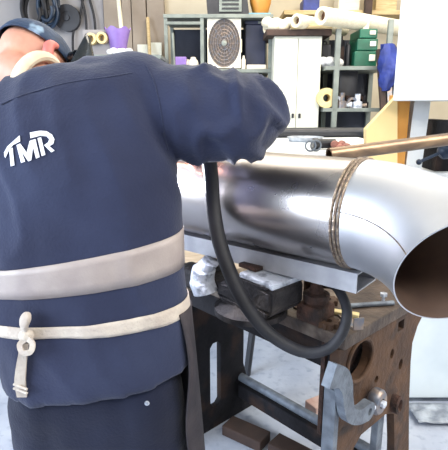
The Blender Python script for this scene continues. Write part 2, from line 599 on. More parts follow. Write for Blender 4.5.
# vise frame: x to the right along the bench edge, y away, z up from bench top
bm = bm_new()
lathe(bm, [(.085, 0), (.085, .018), (.062, .03), (.052, .05), (.05, .07)], 24)
vobj('vise_base', bm, m_vise, smooth=True)
bm = bm_new()
prism(bm, [(-.05, .035), (.08, .035), (.098, .06), (.098, .125), (.088, .142), (.0, .142), (-.06, .10), (-.075, .06)], .11, Matrix.Translation((.01, -.055, 0)))
bmesh.ops.bevel(bm, geom=list(bm.edges), offset=.006, segments=2, affect='EDGES')
vobj('fixed_body', bm, m_vise)
bm = bm_new()
box(bm, -.155, -.02, -.036, .036, .05, .088, bev=.006)
box(bm, -.19, -.125, -.06, .06, .035, .105, bev=.014)
vobj('moving_slide', bm, m_vise)
bm = bm_new()
pts = smooth_path([(-.098, -.05, .045), (-.112, -.05, .08), (-.112, -.045, .12), (-.10, -.035, .148)], 5)
tube(bm, pts, [.05] * 6 + [.046] * 5 + [.036] * 5, 18, flat=.62)
vobj('moving_jaw', bm, m_brightsteel, smooth=True)
bm = bm_new()
box(bm, .0, .098, -.05, .05, .138, .155, bev=.004, M=Matrix.Rotation(R(4), 4, 'Y'))
vobj('fixed_jaw', bm, m_brightsteel)
bm = bm_new()
tube(bm, [(-.25, 0, .065), (-.02, 0, .065)], .014, 14)
lathe(bm, [(.02, 0), (.026, .004), (.026, .03), (.02, .034)], 18, Matrix.Translation((-.23, 0, .065)) @ Matrix.Rotation(R(90), 4, 'Y'))
vobj('screw', bm, m_vise, smooth=True)
bm = bm_new()
tube(bm, [(-.215, -.07, .12), (-.215, .06, .02)], .007, 10)
ball(bm, (-.215, -.07, .12), .012)
ball(bm, (-.215, .06, .02), .012)
vobj('handle', bm, m_greymetal, smooth=True)

# packing between vise and channel, clutter on bench
pk = bm_new()
box(pk, -.02, .05, -.035, .035, .146, .158, bev=.002)
bmesh.ops.transform(pk, matrix=bM @ Matrix.Translation((-VT, VS, .84)), verts=pk.verts)
tag(obj('packing_plate', pk, m_rustdark), 'small rusty packing plate between the vise jaw and channel', 'plate')

bm = bm_new()
prism(bm, [(-.30, 0), (.29, 0), (.29, .024), (-.30, .024)], .50, bM @ Matrix.Translation((-.84, -.13, .84)))
o = tag(obj('pale_board', bm, m_board), 'pale worn board on the bench end beside the worker', 'board')

pc = tag(empty('rusty_bracket', bp(.19, .10, .84), BYAW), 'rusty upright angle bracket on the bench right of the vise', 'bracket')
bm = bm_new()
prism(bm, [(-.03, 0), (.03, 0), (.03, .145), (-.03, .145)], .006, Matrix.Translation((0, 0, 0)), [circ(0, .1, .011, n=12), circ(0, .055, .011, n=12)])
box(bm, -.03, .03, -.05, .0, 0, .006)
o = obj('plate', bm, m_rust); o.parent = pc
for z in (.055, .1):
    bm = bm_new()
    lathe(bm, [(.014, 0), (.014, .01)], 6, Matrix.Translation((0, -.012, z)) @ Matrix.Rotation(R(-90), 4, 'X'))
    o = obj('hex_nut', bm, m_rustdark); o.parent = pc

bm = bm_new()
box(bm, -.036, .036, -.036, .036, 0, .05, bev=.01)
lathe(bm, [(.03, .05), (.034, .06), (.034, .075), (.02, .08), (.012, .11), (.0115, .112)], 14)
bmesh.ops.transform(bm, matrix=bM @ Matrix.Translation((-.125, .035, .84)) @ Matrix.Diagonal((1.15, 1.15, 1.1, 1)), verts=bm.verts)
tag(obj('rusty_jack', bm, m_rustdark, smooth=True), 'small dark rusty screw jack inside the black hose loop', 'jack')
bm = bm_new()
box(bm, -.05, .05, -.012, .012, 0, .012, bev=.003)
bmesh.ops.transform(bm, matrix=bM @ Matrix.Translation((-.09, .12, .84)) @ Matrix.Rotation(R(25), 4, 'Z'), verts=bm.verts)
tag(obj('brass_strip', bm, m_yring), 'short brass yellow strip lying on bench right of the jack', 'metal strip')
for k, (t_, s_, a_, lab) in enumerate(((.075, .03, 20, 'small rusty cog lying on the bench front corner within the hose loop'), (.17, .16, 70, 'rusty cog lying on bench behind the dark screw jack'))):
    bm = bm_new()
    pg = []
    for q in range(40):
        rr_ = .034 if (q // 2) % 2 else .027
        pg.append((rr_ * math.cos(2 * math.pi * q / 40), rr_ * math.sin(2 * math.pi * q / 40)))
    prism(bm, pg, .016, bM @ Matrix.Translation((-t_, s_, .84)) @ Matrix.Rotation(R(a_), 4, 'Z') @ Matrix.Rotation(R(90), 4, 'X'), [circ(0, 0, .011, n=14)])
    tag(obj('rusty_cog', bm, m_rust), lab, 'cog', 'rusty cogs on the bench')
bm = bm_new()
prism(bm, [(-.06, 0), (.06, 0), (.06, .035), (.055, .035), (.055, .005), (-.06, .005)], .03, bM @ Matrix.Translation((-.06, .085, .84)) @ Matrix.Rotation(R(-30), 4, 'Z'))
tag(obj('angle_offcut', bm, m_tan), 'tan steel angle offcut on bench top near the brass strip', 'metal offcut')
bm = bm_new()
tube(bm, [bp(.10, .18, .848), bp(.02, .30, .848)], .008, 10)
tag(obj('steel_rod', bm, m_greymetal, smooth=True), 'thin grey rod lying on the bench under the elbow', 'rod')
bm = bm_new()
lathe(bm, [(.006, 0), (.006, .02), (.012, .02), (.012, .03)], 6, bM @ Matrix.Translation((-.055, .30, .84)))
tag(obj('bolt', bm, m_brightsteel), 'small bright bolt standing on bench end under the elbow', 'bolt')
bm = bm_new()
box(bm, -.06, .06, -.02, .02, 0, .014, bev=.005)
bmesh.ops.transform(bm, matrix=bM @ Matrix.Translation((-.45, .14, .84)), verts=bm.verts)
tag(obj('red_tool', bm, m_redrag), 'red handled small tool lying behind the vise body', 'tool')

# ------------------------------------------------------------------ black hose
hp = [(196, 128, 1.33), (207, 150, 1.31), (211, 175, 1.30), (213, 205, 1.285), (219, 240, 1.26), (231, 275, 1.23), (248, 308, 1.20), (270, 334, 1.175), (300, 351, 1.15), (325, 350, 1.13), (341, 335, 1.125), (347, 314, 1.15), (343, 298, 1.20), (335, 286, 1.27), (325, 284, 1.36), (318, 286, 1.5)]
pts = smooth_path([at(*q) for q in hp], 6)
n = len(pts)
rr = [.0205 - .007 * max(0, min(1, (i / n - .35) / .3)) for i in range(n)]
tag(obj('welding_hose', tube(bm_new(), pts, rr, 14), m_rubber, smooth=True), 'thick black hose hanging past the pipe and looping at the bench', 'hose')

# ------------------------------------------------------------------ floor bits
bm = bm_new()
q = at(318, 415, 1.99)
box(bm, -.05, .05, -.04, .04, 0, .1, bev=.006, M=Matrix.Translation((q.x, 1.99, 0)) @ Matrix.Rotation(R(30), 4, 'Z'))
tag(obj('wood_offcut', bm, m_pinkblock), 'pale pinkish wood block on the floor behind the front bench leg', 'block')
for k, (px, Y, a, l, lab) in enumerate(((246, 1.86, -35, .1, 'dark brown timber offcut on the floor left under the bench'), (292, 1.74, -40, .09, 'dark reddish timber offcut on the floor by the front bench leg'))):
    q = at(px, 430, Y)
    bm = bm_new()
    box(bm, -l, l, -.045, .045, 0, .05, bev=.004, M=Matrix.Translation((q.x, Y, 0)) @ Matrix.Rotation(R(a), 4, 'Z'))
    tag(obj('timber_offcut', bm, m_darkwood), lab, 'timber', 'timber offcuts on the floor')

# ------------------------------------------------------------------ white machine on the right
mach = tag(empty('white_machine', (1.3, 2.4, 0)), 'tall white machine with yellow gusset and hinged box at the right', 'machine')
x0 = at(397, 50, 1.9).x
zbx = at(397, 101, 1.9).z
obj('control_box', B(0, .6, 0, .3, zbx, 2.3, bev=.006, M=Matrix.Translation((x0, 1.9, 0)) @ Matrix.Rotation(R(-21), 4, 'Z')), m_white, mach)
zt = at(420, 168, 1.97).z
bm = bm_new()
a0, a1, b0, b1 = at(415, 101, 1.97), at(431, 101, 1.97), at(405, 172, 1.97), at(421, 172, 1.97)
prism(bm, [(b0.x, b0.z), (b1.x, b1.z), (a1.x, a1.z + .02), (a0.x, a0.z + .02)], .09, Matrix.Translation((0, 1.97, 0)))
obj('column', bm, m_white, mach)
bm = bm_new()
g = [at(397, 96, 1.96), at(366, 129, 1.96), at(366, 175, 1.96), at(397, 175, 1.96)]
prism(bm, [(p.x, p.z) for p in g], .04, Matrix.Translation((0, 1.955, 0)))
obj('yellow_gusset', bm, m_yellow, mach)
o0, o1 = at(397, 96, 2.0), at(406, 96, 2.0)
obj('shaded_strip', B(g[0].x + .002, g[0].x + .055, 1.96, 2.06, b0.z - .03, at(400, 100, 1.96).z + .02, bev=.003), m_orange, mach)  # darker orange stands in for the box's shadow on the yellow block
bxl = at(405, 380, 2.1).x
obj('machine_bed', B(g[1].x - .02, 1.9, 1.93, 2.33, 1.13, at(380, 173, 1.95).z + .004, bev=.006), m_white, mach)
obj('machine_base', B(bxl, 1.9, 2.12, 2.33, .03, 1.13, bev=.006), m_whitedirty, mach)
obj('plinth', B(bxl + .01, 1.88, 2.14, 2.31, 0, .03), m_greymetal, mach)
# chuck holding the bar (mostly beyond the frame), on the machine bed
pR = at(452, 138, 1.66)
bm = bm_new()
hollow(bm, pR, pR + Vector((.10, .01, .008)), .036, .022, 20)
obj('bar_chuck', bm, m_castiron, mach, smooth=True)
obj('chuck_arm', B(pR.x + .09, pR.x + .16, 1.64, 2.2, pR.z - .05, pR.z + .05, bev=.006), m_castiron, mach)
obj('chuck_column', B(pR.x + .09, pR.x + .16, 1.97, 2.2, 1.13, pR.z - .05), m_castiron, mach)
lev = bm_new()
tube(lev, [at(419, 162, 1.80), at(444, 151, 1.80)], .006, 10)
ball(lev, at(419, 162, 1.80), .011)
obj('lever', lev, m_blueblack, mach, smooth=True)
lev = bm_new()
tube(lev, smooth_path([at(440, 156, 1.80), at(445, 152, 1.80), at(452, 150, 1.80), at(470, 147, 1.82)], 4), [.016, .022, .026, .028, .028, .028, .028, .028, .028, .028, .026, .024, .022], 14)
obj('lever_grip', lev, m_blueblack, mach, smooth=True)
obj('lever_pivot', tube(bm_new(), [at(468, 147, 1.82), at(468, 147, 2.0) * 1.0], .012, 10), m_castiron, mach, smooth=True)

tag(obj('steel_bar', hollow(bm_new(), at(329, 155, 1.50), pR + Vector((.05, 0, .004)), .0215, .0165, 20), m_brass, smooth=True), 'long brown steel tube sticking out left from the white machine', 'bar')

# grey sheet on floor by machine
bm = bm_new()
nx, ny = 12, 8
q = at(438, 416, 2.0)
vs = [[bm.verts.new((q.x - .12 + .36 * i / nx, 1.93 + .15 * j / ny, .012 + .018 * noise.noise(Vector((i * .55, j * .6, 3)))+.012)) for j in range(ny + 1)] for i in range(nx + 1)]
for i in range(nx):
    for j in range(ny):
        bm.faces.new((vs[i][j], vs[i + 1][j], vs[i + 1][j + 1], vs[i][j + 1]))
o = tag(obj('plastic_sheet', bm, m_foil, smooth=True), 'crumpled grey plastic sheet on the floor below the white machine', 'sheet')
md = o.modifiers.new('s', 'SOLIDIFY'); md.thickness = .004

# ------------------------------------------------------------------ white table behind the pipe
TZ = 1.22
tb = tag(empty('white_table', (.4, 3.0, 0)), 'tall white topped work table behind the stainless pipe', 'table')
obj('tabletop', B(-.7, 1.0, 2.36, 3.72, TZ - .04, TZ, bev=.004), m_white, tb)
for (x, y, dx, dy) in ((-.62, 2.45, 0, 0), (.127, 2.38, .09, .22), (.93, 3.62, 0, 0), (-.62, 3.62, 0, 0)):
    bm = bm_new()
    tube(bm, [(x, y, 0), (x + dx * 1.6, y + dy * .9, TZ - .04)], .02, 8)
    obj('leg', bm, m_black, tb)
bm = bm_new()
tube(bm, [(at(272, 131, 3.62).x, 3.55, TZ + .036), (at(372, 124, 3.62).x, 3.66, TZ + .036)], .036, 16)
tag(obj('dark_tube', bm, m_black, smooth=True), 'long dark tube lying along back edge of the white table', 'tube')
bm = bm_new()
c = at(313, 143, 2.6)
tube(bm, [(c.x, 2.6, TZ + .03), (c.x + .025, 2.6, TZ + .03), (c.x + .03, 2.6, TZ + .03), (at(336, 140, 2.6).x, 2.63, TZ + .03)], [.03, .03, .025, .025], 16)
tag(obj('black_roller', bm, m_black, smooth=True), 'short black cylinder roller lying on the white table', 'roller')
bm = bm_new()
for i in range(7):
    p = at(334 + i * 2.0, 144, 2.58)
    ball(bm, (p.x, 2.56 + .03 * math.sin(i * 2.1), TZ + .022 + .008 * math.cos(i * 1.7)), .022, 1, 1.2, .95, u=10, v=8)
tag(obj('leather_glove', bm, m_redrag, smooth=True), 'crumpled reddish leather glove on white table beside the black roller', 'glove')
bm = bm_new()
for k in range(2):
    p = at(309 + 6 * k, 150, 2.5)
    pp = [Vector((p.x + .026 * math.cos(a), 2.46 + .02 * k, TZ + .0305 + .026 * math.sin(a))) for a in [2 * math.pi * i / 18 for i in range(19)]]
    tube(bm, pp, .0045, 6, cap=False)
tag(obj('wire_clip', bm, m_greymetal, smooth=True), 'small looped wire clip standing on white table behind the pipe', 'clip')
bm = bm_new()
lathe(bm, [(.10, 0), (.11, .01), (.12, .03), (.113, .03), (.10, .012)], 20, Matrix.Translation((at(303, 135, 3.3).x, 3.2, TZ)))
tag(obj('pale_dish', bm, m_foil, smooth=True), 'shallow pale dish on white table below the dark tube', 'dish')

# ------------------------------------------------------------------ left rack with the air conditioner
RY = 4.6
xl, xm, xr = at(166, 40, RY).x, at(202, 40, RY).x, at(270.5, 40, RY).x
z_top, z_ac, = at(238, 14, RY).z, at(238, 69, RY).z
rk = tag(empty('grey_rack', ((xl + xr) / 2, RY, 0)), 'grey steel rack holding the white fan unit on the left', 'rack')
for x in (xl, xm, xr):
    for y in (RY + .02, RY + .55):
        obj('post', B(x - .016, x + .016, y - .016, y + .016, 0, z_top, bev=.003), m_greyrack, rk)
for zz in (z_top, z_ac, 1.15, .5):
    obj('shelf', B(xl - .02, xr + .02, RY - .005, RY + .57, zz - .032, zz, bev=.003), m_greyrack, rk)
zb = at(185, 23, RY).z
obj('cross_bar', B(xl, xm, RY - .002, RY + .03, zb - .012, zb + .012), m_greyrack, rk)
obj('back_sheet', B(xl, xr, RY + .56, RY + .57, 0, z_top - .05), m_rackdark, rk)

ac = tag(empty('fan_unit', ((xm + xr) / 2, RY + .2, z_ac)), 'white air conditioner outdoor unit with dark round fan grille on rack', 'air conditioner')
ax0, ax1 = at(206, 40, RY).x + .012, at(241, 40, RY).x
ah = at(222, 18, RY).z - z_ac
cx, czz = (at(206, 40, RY).x + at(239, 40, RY).x) / 2 + .015, z_ac + ah * .52
RXg, RZg = .142, .205
prism(bm := bm_new(), [(ax0, z_ac + .01), (ax1, z_ac + .01), (ax1, z_ac + ah), (ax0, z_ac + ah)], .02, Matrix.Translation((0, RY + .03, 0)), [circ(cx, czz, RXg, RZg, 36)])
obj('front_panel', bm, m_acwhite, ac)
bm = bm_new()
box(bm, ax0, ax1, RY + .05, RY + .28, z_ac + .01, z_ac + ah, bev=.01)
obj('casing', bm, m_acwhite, ac)
obj('fan_recess', prism(bm_new(), circ(cx, czz, RXg - .001, RZg - .001, 36), .006, Matrix.Translation((0, RY + .042, 0))), m_grille, ac)
bm = bm_new()
for k in range(1, 8):
    f = k / 7
    pp = [Vector((cx + RXg * f * math.cos(a), RY + .028, czz + RZg * f * math.sin(a))) for a in [2 * math.pi * i / 36 for i in range(37)]]
    tube(bm, pp, .0035, 5, cap=False)
for k in range(8):
    a = math.pi * k / 8
    v = Vector((RXg * math.cos(a), 0, RZg * math.sin(a)))
    tube(bm, [Vector((cx, RY + .03, czz)) - v, Vector((cx, RY + .03, czz)) + v], .003, 5)
o = obj('fan_guard', bm, m_tan, ac, smooth=True)
bm = bm_new()
lathe(bm, [(.024, 0), (.024, .012), (.012, .016)], 20, Matrix.Translation((cx, RY + .034, czz)) @ Matrix.Rotation(R(90), 4, 'X'))
obj('hub', bm, m_greyrack, ac, smooth=True)
for dx in (.06, .26):
    obj('foot', B(ax0 + dx - .03, ax0 + dx + .03, RY + .04, RY + .26, z_ac, z_ac + .012), m_dark, ac)
bm = bm_new()
box(bm, ax1 - .0, ax1 + .012, RY + .08, RY + .18, z_ac + ah * .35, z_ac + ah * .62, bev=.004)
obj('valve_cover', bm, m_acwhite, ac)

# things on this rack
xa, xb = at(246, 40, RY).x, at(267, 40, RY).x
bn = tag(empty('storage_bin', ((xa + xb) / 2, RY + .3, z_ac)), 'dark navy storage bin on the rack right of the fan unit', 'bin')
obj('bin_body', B(xa, xb, RY + .12, RY + .45, z_ac, z_ac + .40, bev=.01), m_darkblue, bn)
obj('bin_lid', B(xa - .008, xb + .008, RY + .11, RY + .46, z_ac + .40, z_ac + .43, bev=.006), m_darkblue, bn)
obj('label_plate', B(xb - .075, xb - .02, RY + .106, RY + .112, z_ac + .405, z_ac + .425), m_greyrack, bn)
bm = bm_new()
box(bm, xa + .01, xb, RY + .02, RY + .10, z_ac, z_ac + .04, bev=.008)
tag(obj('white_tray', bm, m_ceramic), 'small white tray on the rack in front of the navy bin', 'tray')
bm = bm_new()
lathe(bm, [(.018, 0), (.02, .005), (.02, .085), (.009, .1), (.009, .12)], 14, Matrix.Translation((xa - .018, RY + .05, z_ac)))
tag(obj('pale_bottle', bm, m_ceramic, smooth=True), 'small pale bottle on the rack beside the white tray', 'bottle')
bm = bm_new()
px0, px1 = at(172, 60, RY).x, at(186, 60, RY).x
box(bm, px0, px1, RY + .03, RY + .2, z_ac, z_ac + .11, bev=.008)
tag(obj('purple_box', bm, m_purple), 'purple box on the left bay of the grey rack', 'box')
for px, r, lab in ((187, .042, 'left one of two white round jars beside the purple box'), (193, .05, 'right one of two white round jars beside the purple box')):
    c = at(px, 60, RY)
    jr = tag(empty('round_jar', (c.x, RY + .02 + .07, z_ac)), lab, 'jar', 'round jars on the left rack')
    bm = bm_new()
    lathe(bm, [(r * .5, 0), (r * .85, r * .3), (r, r * .9), (r * .85, r * 1.5), (r * .5, r * 1.8)], 18, Matrix.Translation((c.x, RY + .09 - (.05 if r > .045 else 0), z_ac)))
    obj('jar_body', bm, m_ceramic, jr, smooth=True)
    bm = bm_new()
    lathe(bm, [(r * .5, r * 1.8), (r * .55, r * 2.0), (r * .3, r * 2.15)], 14, Matrix.Translation((c.x, RY + .09 - (.05 if r > .045 else 0), z_ac)))
    obj('jar_lid', bm, m_ceramic, jr, smooth=True)
for k, (p0, p1) in enumerate(((170, 199), (206, 232), (236, 268))):
    h = z_ac - .045 - 1.15
    bm = bm_new()
    box(bm, at(p0, 60, RY).x, at(p1, 60, RY).x, RY + .08, RY + .5, 1.15, 1.15 + h * .86, bev=.012)
    tag(obj('dark_crate', bm, m_darkblue), ('leftmost', 'middle', 'rightmost')[k] + ' dark navy crate on rack shelf under the fan unit', 'crate', 'dark crates under the fan unit')
pr = tag(empty('control_cabinet', (at(228, 5, RY).x, RY + .2, z_top)), 'dark boxy machine with grey front panel on top of the rack', 'appliance')
p0, p1 = at(205, 5, RY).x, at(250, 5, RY).x
obj('case', prism(bm_new(), [(p0 + .02, z_top), (p1, z_top), (p1 - .05, z_top + .36), (p0 - .01, z_top + .36)], .34, Matrix.Translation((0, RY + .08, 0))), m_dark, pr)
obj('grey_panel', B(at(219, 5, RY).x, at(242, 5, RY).x, RY + .066, RY + .08, z_top + .03, z_top + .34, bev=.004), m_greyrack, pr)
for k in range(3):
    obj('panel_slot', B(at(222, 5, RY).x, at(239, 5, RY).x, RY + .058, RY + .067, z_top + .05 + .035 * k, z_top + .065 + .035 * k), m_dark, pr)
c = at(262, 5, RY)
jg = tag(empty('amber_jug', (c.x, RY + .2, z_top + .02)), 'orange brown glazed jug standing on top of the rack', 'jug')
bm = bm_new()
lathe(bm, [(.05, .02), (.075, .06), (.098, .14), (.1, .2), (.08, .26), (.045, .3), (.05, .33)], 22, Matrix.Translation((c.x, RY + .2, z_top - .01)))
obj('jug_body', bm, m_orange, jg, smooth=True)
bm = bm_new()
tube(bm, smooth_path([(c.x + .09, RY + .2, z_top + .2), (c.x + .14, RY + .2, z_top + .22), (c.x + .13, RY + .2, z_top + .28), (c.x + .05, RY + .2, z_top + .3)], 5), .012, 10)
obj('jug_handle', bm, m_darkwood, jg, smooth=True)
bm = bm_new()
box(bm, at(249, 12, RY).x, at(271, 12, RY).x, RY + .01, RY + .3, z_top, z_top + .012, bev=.003)
tag(obj('blue_folder', bm, m_paleblue), 'pale blue flat folder on rack top under the amber jug', 'folder')

# ------------------------------------------------------------------ white cabinet
CY = 4.4
c0, c1 = at(274, 60, CY).x, at(321.5, 60, CY).x
zc = at(300, 36, CY).z
cb = tag(empty('white_cabinet', ((c0 + c1) / 2, CY, 0)), 'tall cream white steel cabinet between the two racks', 'cabinet')
obj('cabinet_body', B(c0, c1, CY + .012, CY + .5, .08, zc, bev=.006), m_cream, cb)
xmid = (c0 + c1) / 2
for a, b, hx in ((c0 + .006, xmid - .003, xmid - .04), (xmid + .003, c1 - .006, xmid + .02)):
    d = obj('door', B(a, b, CY - .008, CY + .012, .1, zc - .02, bev=.004), m_cream, cb)
    obj('handle', B(hx, hx + .02, CY - .03, CY - .008, 1.34, 1.38, bev=.004), m_dark, d)
obj('cabinet_foot', B(c0 + .02, c1 - .02, CY + .03, CY + .48, 0, .08), m_dark, cb)
bm = bm_new()
box(bm, at(266, 33, CY).x, at(331, 33, CY).x, CY - .04, CY + .52, zc, zc + .05, bev=.005)  # cabinet top ledge, coloured dark to carry its shadow
tag(obj('shadowed_ledge', bm, m_darkwood), 'dark slab ledge topping the white cabinet, its shadow put into the colour', 'slab')

# rolled tubes above the cabinet
ZR = zc + .05


def roll(pa, pc, r, ri, lab):
    t = tag(empty('cardboard_roll', pa), lab, 'roll', 'rolls on the cabinet top')
    obj('roll_wall', hollow(bm_new(), pa, pc, r, ri, 22), m_card, t, smooth=True)
    d = (pc - pa).normalized()
    obj('roll_core', tube(bm_new(), [pa + d * .05, pa + d * .06], ri + .002, 16), m_carddark, t)
    return t


ex = lambda px, Y: at(px, 18, Y).x
roll(Vector((ex(321, 4.15), 4.15, ZR + .07)), Vector((ex(402, 4.8), 4.8, ZR + .07)), .07, .042, 'long pale cardboard roll in front, running right over the shelves')
roll(Vector((ex(296, 4.28), 4.28, ZR + .055)), Vector((ex(345, 4.78), 4.78, ZR + .055)), .055, .034, 'shorter pale cardboard roll behind, its dark end over cabinet')
roll(Vector((ex(266, 4.62), 4.62, ZR + .05)), Vector((ex(312, 4.86), 4.86, ZR + .05)), .05, .03, 'pale roll at the back left above the white cabinet')
bm = bm_new()
a, b = at(292, 24, 4.3), at(331, 25, 4.3)
tube(bm, [(a.x, 4.36, ZR + .022), (b.x + .02, 4.34, ZR + .022)], .022, 12)
tag(obj('cream_stick', bm, m_wood, smooth=True), 'cream round stick on the dark slab over the cabinet', 'stick')
bm = bm_new()
for i in range(8):
    p = at(268 + i * 3, 20, 4.45)
    ball(bm, (p.x, 4.48 + .03 * math.sin(i * 2.3), ZR + .05 + .02 * math.cos(i * 1.9)), .052, 1.1, 1.2, .9, u=10, v=8)
tag(obj('cream_cloth_bundle', bm, m_card, smooth=True), 'bundled cream cloth at the left end of cabinet top', 'bundle')

# stuff on high shelf along the back wall
HZ = at(340, 12, 5.3).z
struct('trim_1', B(at(283, 10, 5.3).x, 3.0, 5.2, 5.6, HZ - .04, HZ), m_wood)
for px0, px1, h, mm, nm, lab in ((303, 319, .12, m_tarp, 'blue_box', 'blue box on the high back shelf above the cabinet'), (338, 359, .3, m_card, 'cream_carton', 'cream carton on the high back shelf'), (375, 396, .2, m_wood, 'brown_carton', 'tan carton on the high back shelf at the right')):
    bm = bm_new()
    box(bm, at(px0, 8, 5.28).x, at(px1, 8, 5.28).x, 5.26, 5.5, HZ, HZ + h, bev=.006)
    tag(obj(nm, bm, mm), lab, 'box')
bm = bm_new()
box(bm, at(366, 8, 5.1).x, at(373, 8, 5.1).x, 5.12, 5.19, 0, 2.9, bev=.004)
struct('trim_2', bm, m_darkwood)

# ------------------------------------------------------------------ right rack
SY = 4.3
s0, s1 = at(337, 70, SY).x, at(388, 70, SY).x
zs = [at(350, 66, SY).z, at(350, 108, SY).z, .9, .35]
r2 = tag(empty('steel_shelving', ((s0 + s1) / 2, SY, 0)), 'grey steel shelving crammed with parts behind the yellow gusset', 'shelving')
for x, y, zt_ in ((s0, SY + .02, ZR - .004), (s1, SY + .02, at(388, 19, SY).z), (s0, SY + .5, ZR - .004), (s1, SY + .5, ZR - .004)):
    obj('post', B(x - .022, x + .022, y - .02, y + .02, 0, zt_, bev=.003), m_greyrack, r2)
xs0 = at(325.5, 70, SY).x
for z in zs:
    obj('shelf', B(xs0, s1 + .02, SY, SY + .55, z - .032, z, bev=.003), m_greyrack, r2)
obj('back_sheet', B(xs0, s1, SY + .54, SY + .55, 0, 2.05), m_rackdark, r2)
z1, z2 = zs[0], zs[1]
gx = lambda px: at(px, 60, SY).x
# green cases
for k, (a, b, zz0, h, lab) in enumerate(((356, 379, 0, .13, 'bottom green case of the stack on the upper shelf'), (358, 379, .13, .10, 'middle green case of the stack on the upper shelf'), (360, 378, .23, .08, 'top green case of the stack on the upper shelf'))):
    g_ = tag(empty('green_case', (gx((a + b) / 2), SY + .2, z1 + zz0)), lab, 'case', 'green cases on the upper shelf')
    obj('case_body', B(gx(a), gx(b), SY + .06, SY + .4, z1 + zz0, z1 + zz0 + h - .003, bev=.01), m_green, g_)
    obj('case_latch', B(gx(b) - .07, gx(b) - .02, SY + .045, SY + .062, z1 + zz0 + h * .35, z1 + zz0 + h * .75, bev=.004), m_ceramic, g_)
bm = bm_new()
box(bm, gx(364), gx(370), SY + .1, SY + .2, z1 + .31, z1 + .38, bev=.004)
tag(obj('white_box', bm, m_ceramic), 'small white box on top of the green cases', 'box')
bm = bm_new()
for i in range(6):
    ball(bm, (gx(326 + i * 3.0), SY + .12 + .04 * math.sin(i * 2), z1 + .04 + .008 * math.cos(i * 3)), .04, 1.2, 1.3, .95, u=10, v=8)
tag(obj('white_bag', bm, m_rag, smooth=True), 'crumpled white plastic bag on upper shelf at its left end', 'bag')
for k, (a, b, h, nm, mm, lab) in enumerate(((326, 336, .20, 'dark_toolbox', m_dark, 'dark toolbox on upper shelf behind the white bag'), (341, 348, .26, 'grey_motor', m_castiron, 'dark grey motor on the upper shelf right of the post'), (349, 354.5, .22, 'black_can', m_black, 'black can on the upper shelf left of the green cases'))):
    bm = bm_new()
    if k == 0:
        box(bm, gx(a), gx(b), SY + .2, SY + .45, z1, z1 + h, bev=.02)
        tube(bm, smooth_path([(gx(a) + .02, SY + .3, z1 + h - .005), (gx(a) + .03, SY + .3, z1 + h + .03), (gx(b) - .03, SY + .3, z1 + h + .03), (gx(b) - .02, SY + .3, z1 + h - .005)], 4), .008, 8)
    elif k == 1:
        rad = (gx(b) - gx(a)) / 2
        lathe(bm, [(rad * .6, 0), (rad, .01), (rad, .04), (rad * .8, .05), (rad, .06), (rad, .16), (rad * .8, .17), (rad, .18), (rad, .22), (rad * .4, .23), (rad * .3, .26)], 16, Matrix.Translation((gx((a + b) / 2), SY + .15, z1)))
    else:
        rad = (gx(b) - gx(a)) / 2
        lathe(bm, [(rad * .9, 0), (rad, .01), (rad, h * .8), (rad * .6, h * .9), (rad * .35, h * .92), (rad * .35, h)], 16, Matrix.Translation((gx((a + b) / 2), SY + .15, z1)))
    tag(obj(nm, bm, mm, smooth=True), lab, nm.split('_')[1])
# lower shelf
bm = bm_new()
box(bm, gx(344), gx(364), SY + .14, SY + .48, z2, z2 + .335, bev=.03)
tag(obj('black_case', bm, m_dark, smooth=True), 'large black case on the lower shelf below the green cases', 'case')
t = tag(empty('yellow_tape_roll', (gx(329), SY + .1, z2)), 'pale yellow tape roll on the lower shelf left of the post', 'tape roll')
bm = bm_new()
hollow(bm, (gx(329.5), SY + .03, z2 + .085), (gx(329.5), SY + .15, z2 + .085), .085, .033, 22)
obj('tape', bm, m_yring, t, smooth=True)
for i in range(12):
    px = 340 + i * 2.75
    bm = bm_new()
    r = random.uniform(.034, .055)
    z = z2 + r
    y = SY + .06 + .05 * (i % 2)
    if i % 3 == 0:
        hollow(bm, (gx(px), y - .02, z), (gx(px), y + .03, z), r, r * .55, 14)
    elif i % 3 == 1:
        tube(bm, [(gx(px) - r * .9, y, z2 + r * .6), (gx(px), y, z2 + r * .6), (gx(px) + r * .9, y, z2 + r * .6)], [r * .6, r * .45, r * .6], 12)
    else:
        lathe(bm, [(r * .9, 0), (r * .9, r), (r * .5, r * 1.2), (r * .5, r * 2.4)], 10, Matrix.Translation((gx(px), y, z2)))
    nm = ('ring_fitting', 'spool_fitting', 'stub_fitting')[i % 3]
    tag(obj(nm, bm, (m_brightsteel, m_rustdark, m_tan, m_castiron)[i % 4], smooth=True), ('first', 'second', 'third', 'fourth')[i // 3] + ' ' + ('pipe ring', 'waisted spool', 'stepped stub')[i % 3] + ' from the left on the lower shelf of the shelving', 'fitting', ('ring fittings on lower shelf', 'spool fittings on lower shelf', 'stub fittings on lower shelf')[i % 3])
# planks leaning right of the shelving
for k, (pa, pc_, mm, lab) in enumerate(((383, 379, m_darkwood, 'dark'), (388, 384, m_tan, 'pale'), (393, 389, m_darkwood, 'brown'))):
    a, b = at(pa + 6, 118, SY - .25), at(pc_, 60, SY - .08)
    bm = bm_new()
    tube(bm, [(a.x + .10, SY - .42, .02), (b.x + .02 * k, SY - .06, 1.9)], .03, 4)
    tag(obj('leaning_plank', bm, mm), ('first (leftmost) dark plank leaning on the right shelving', 'second pale plank leaning on the right shelving', 'third brown plank leaning on the right shelving')[k], 'plank', 'planks leaning on the shelving')
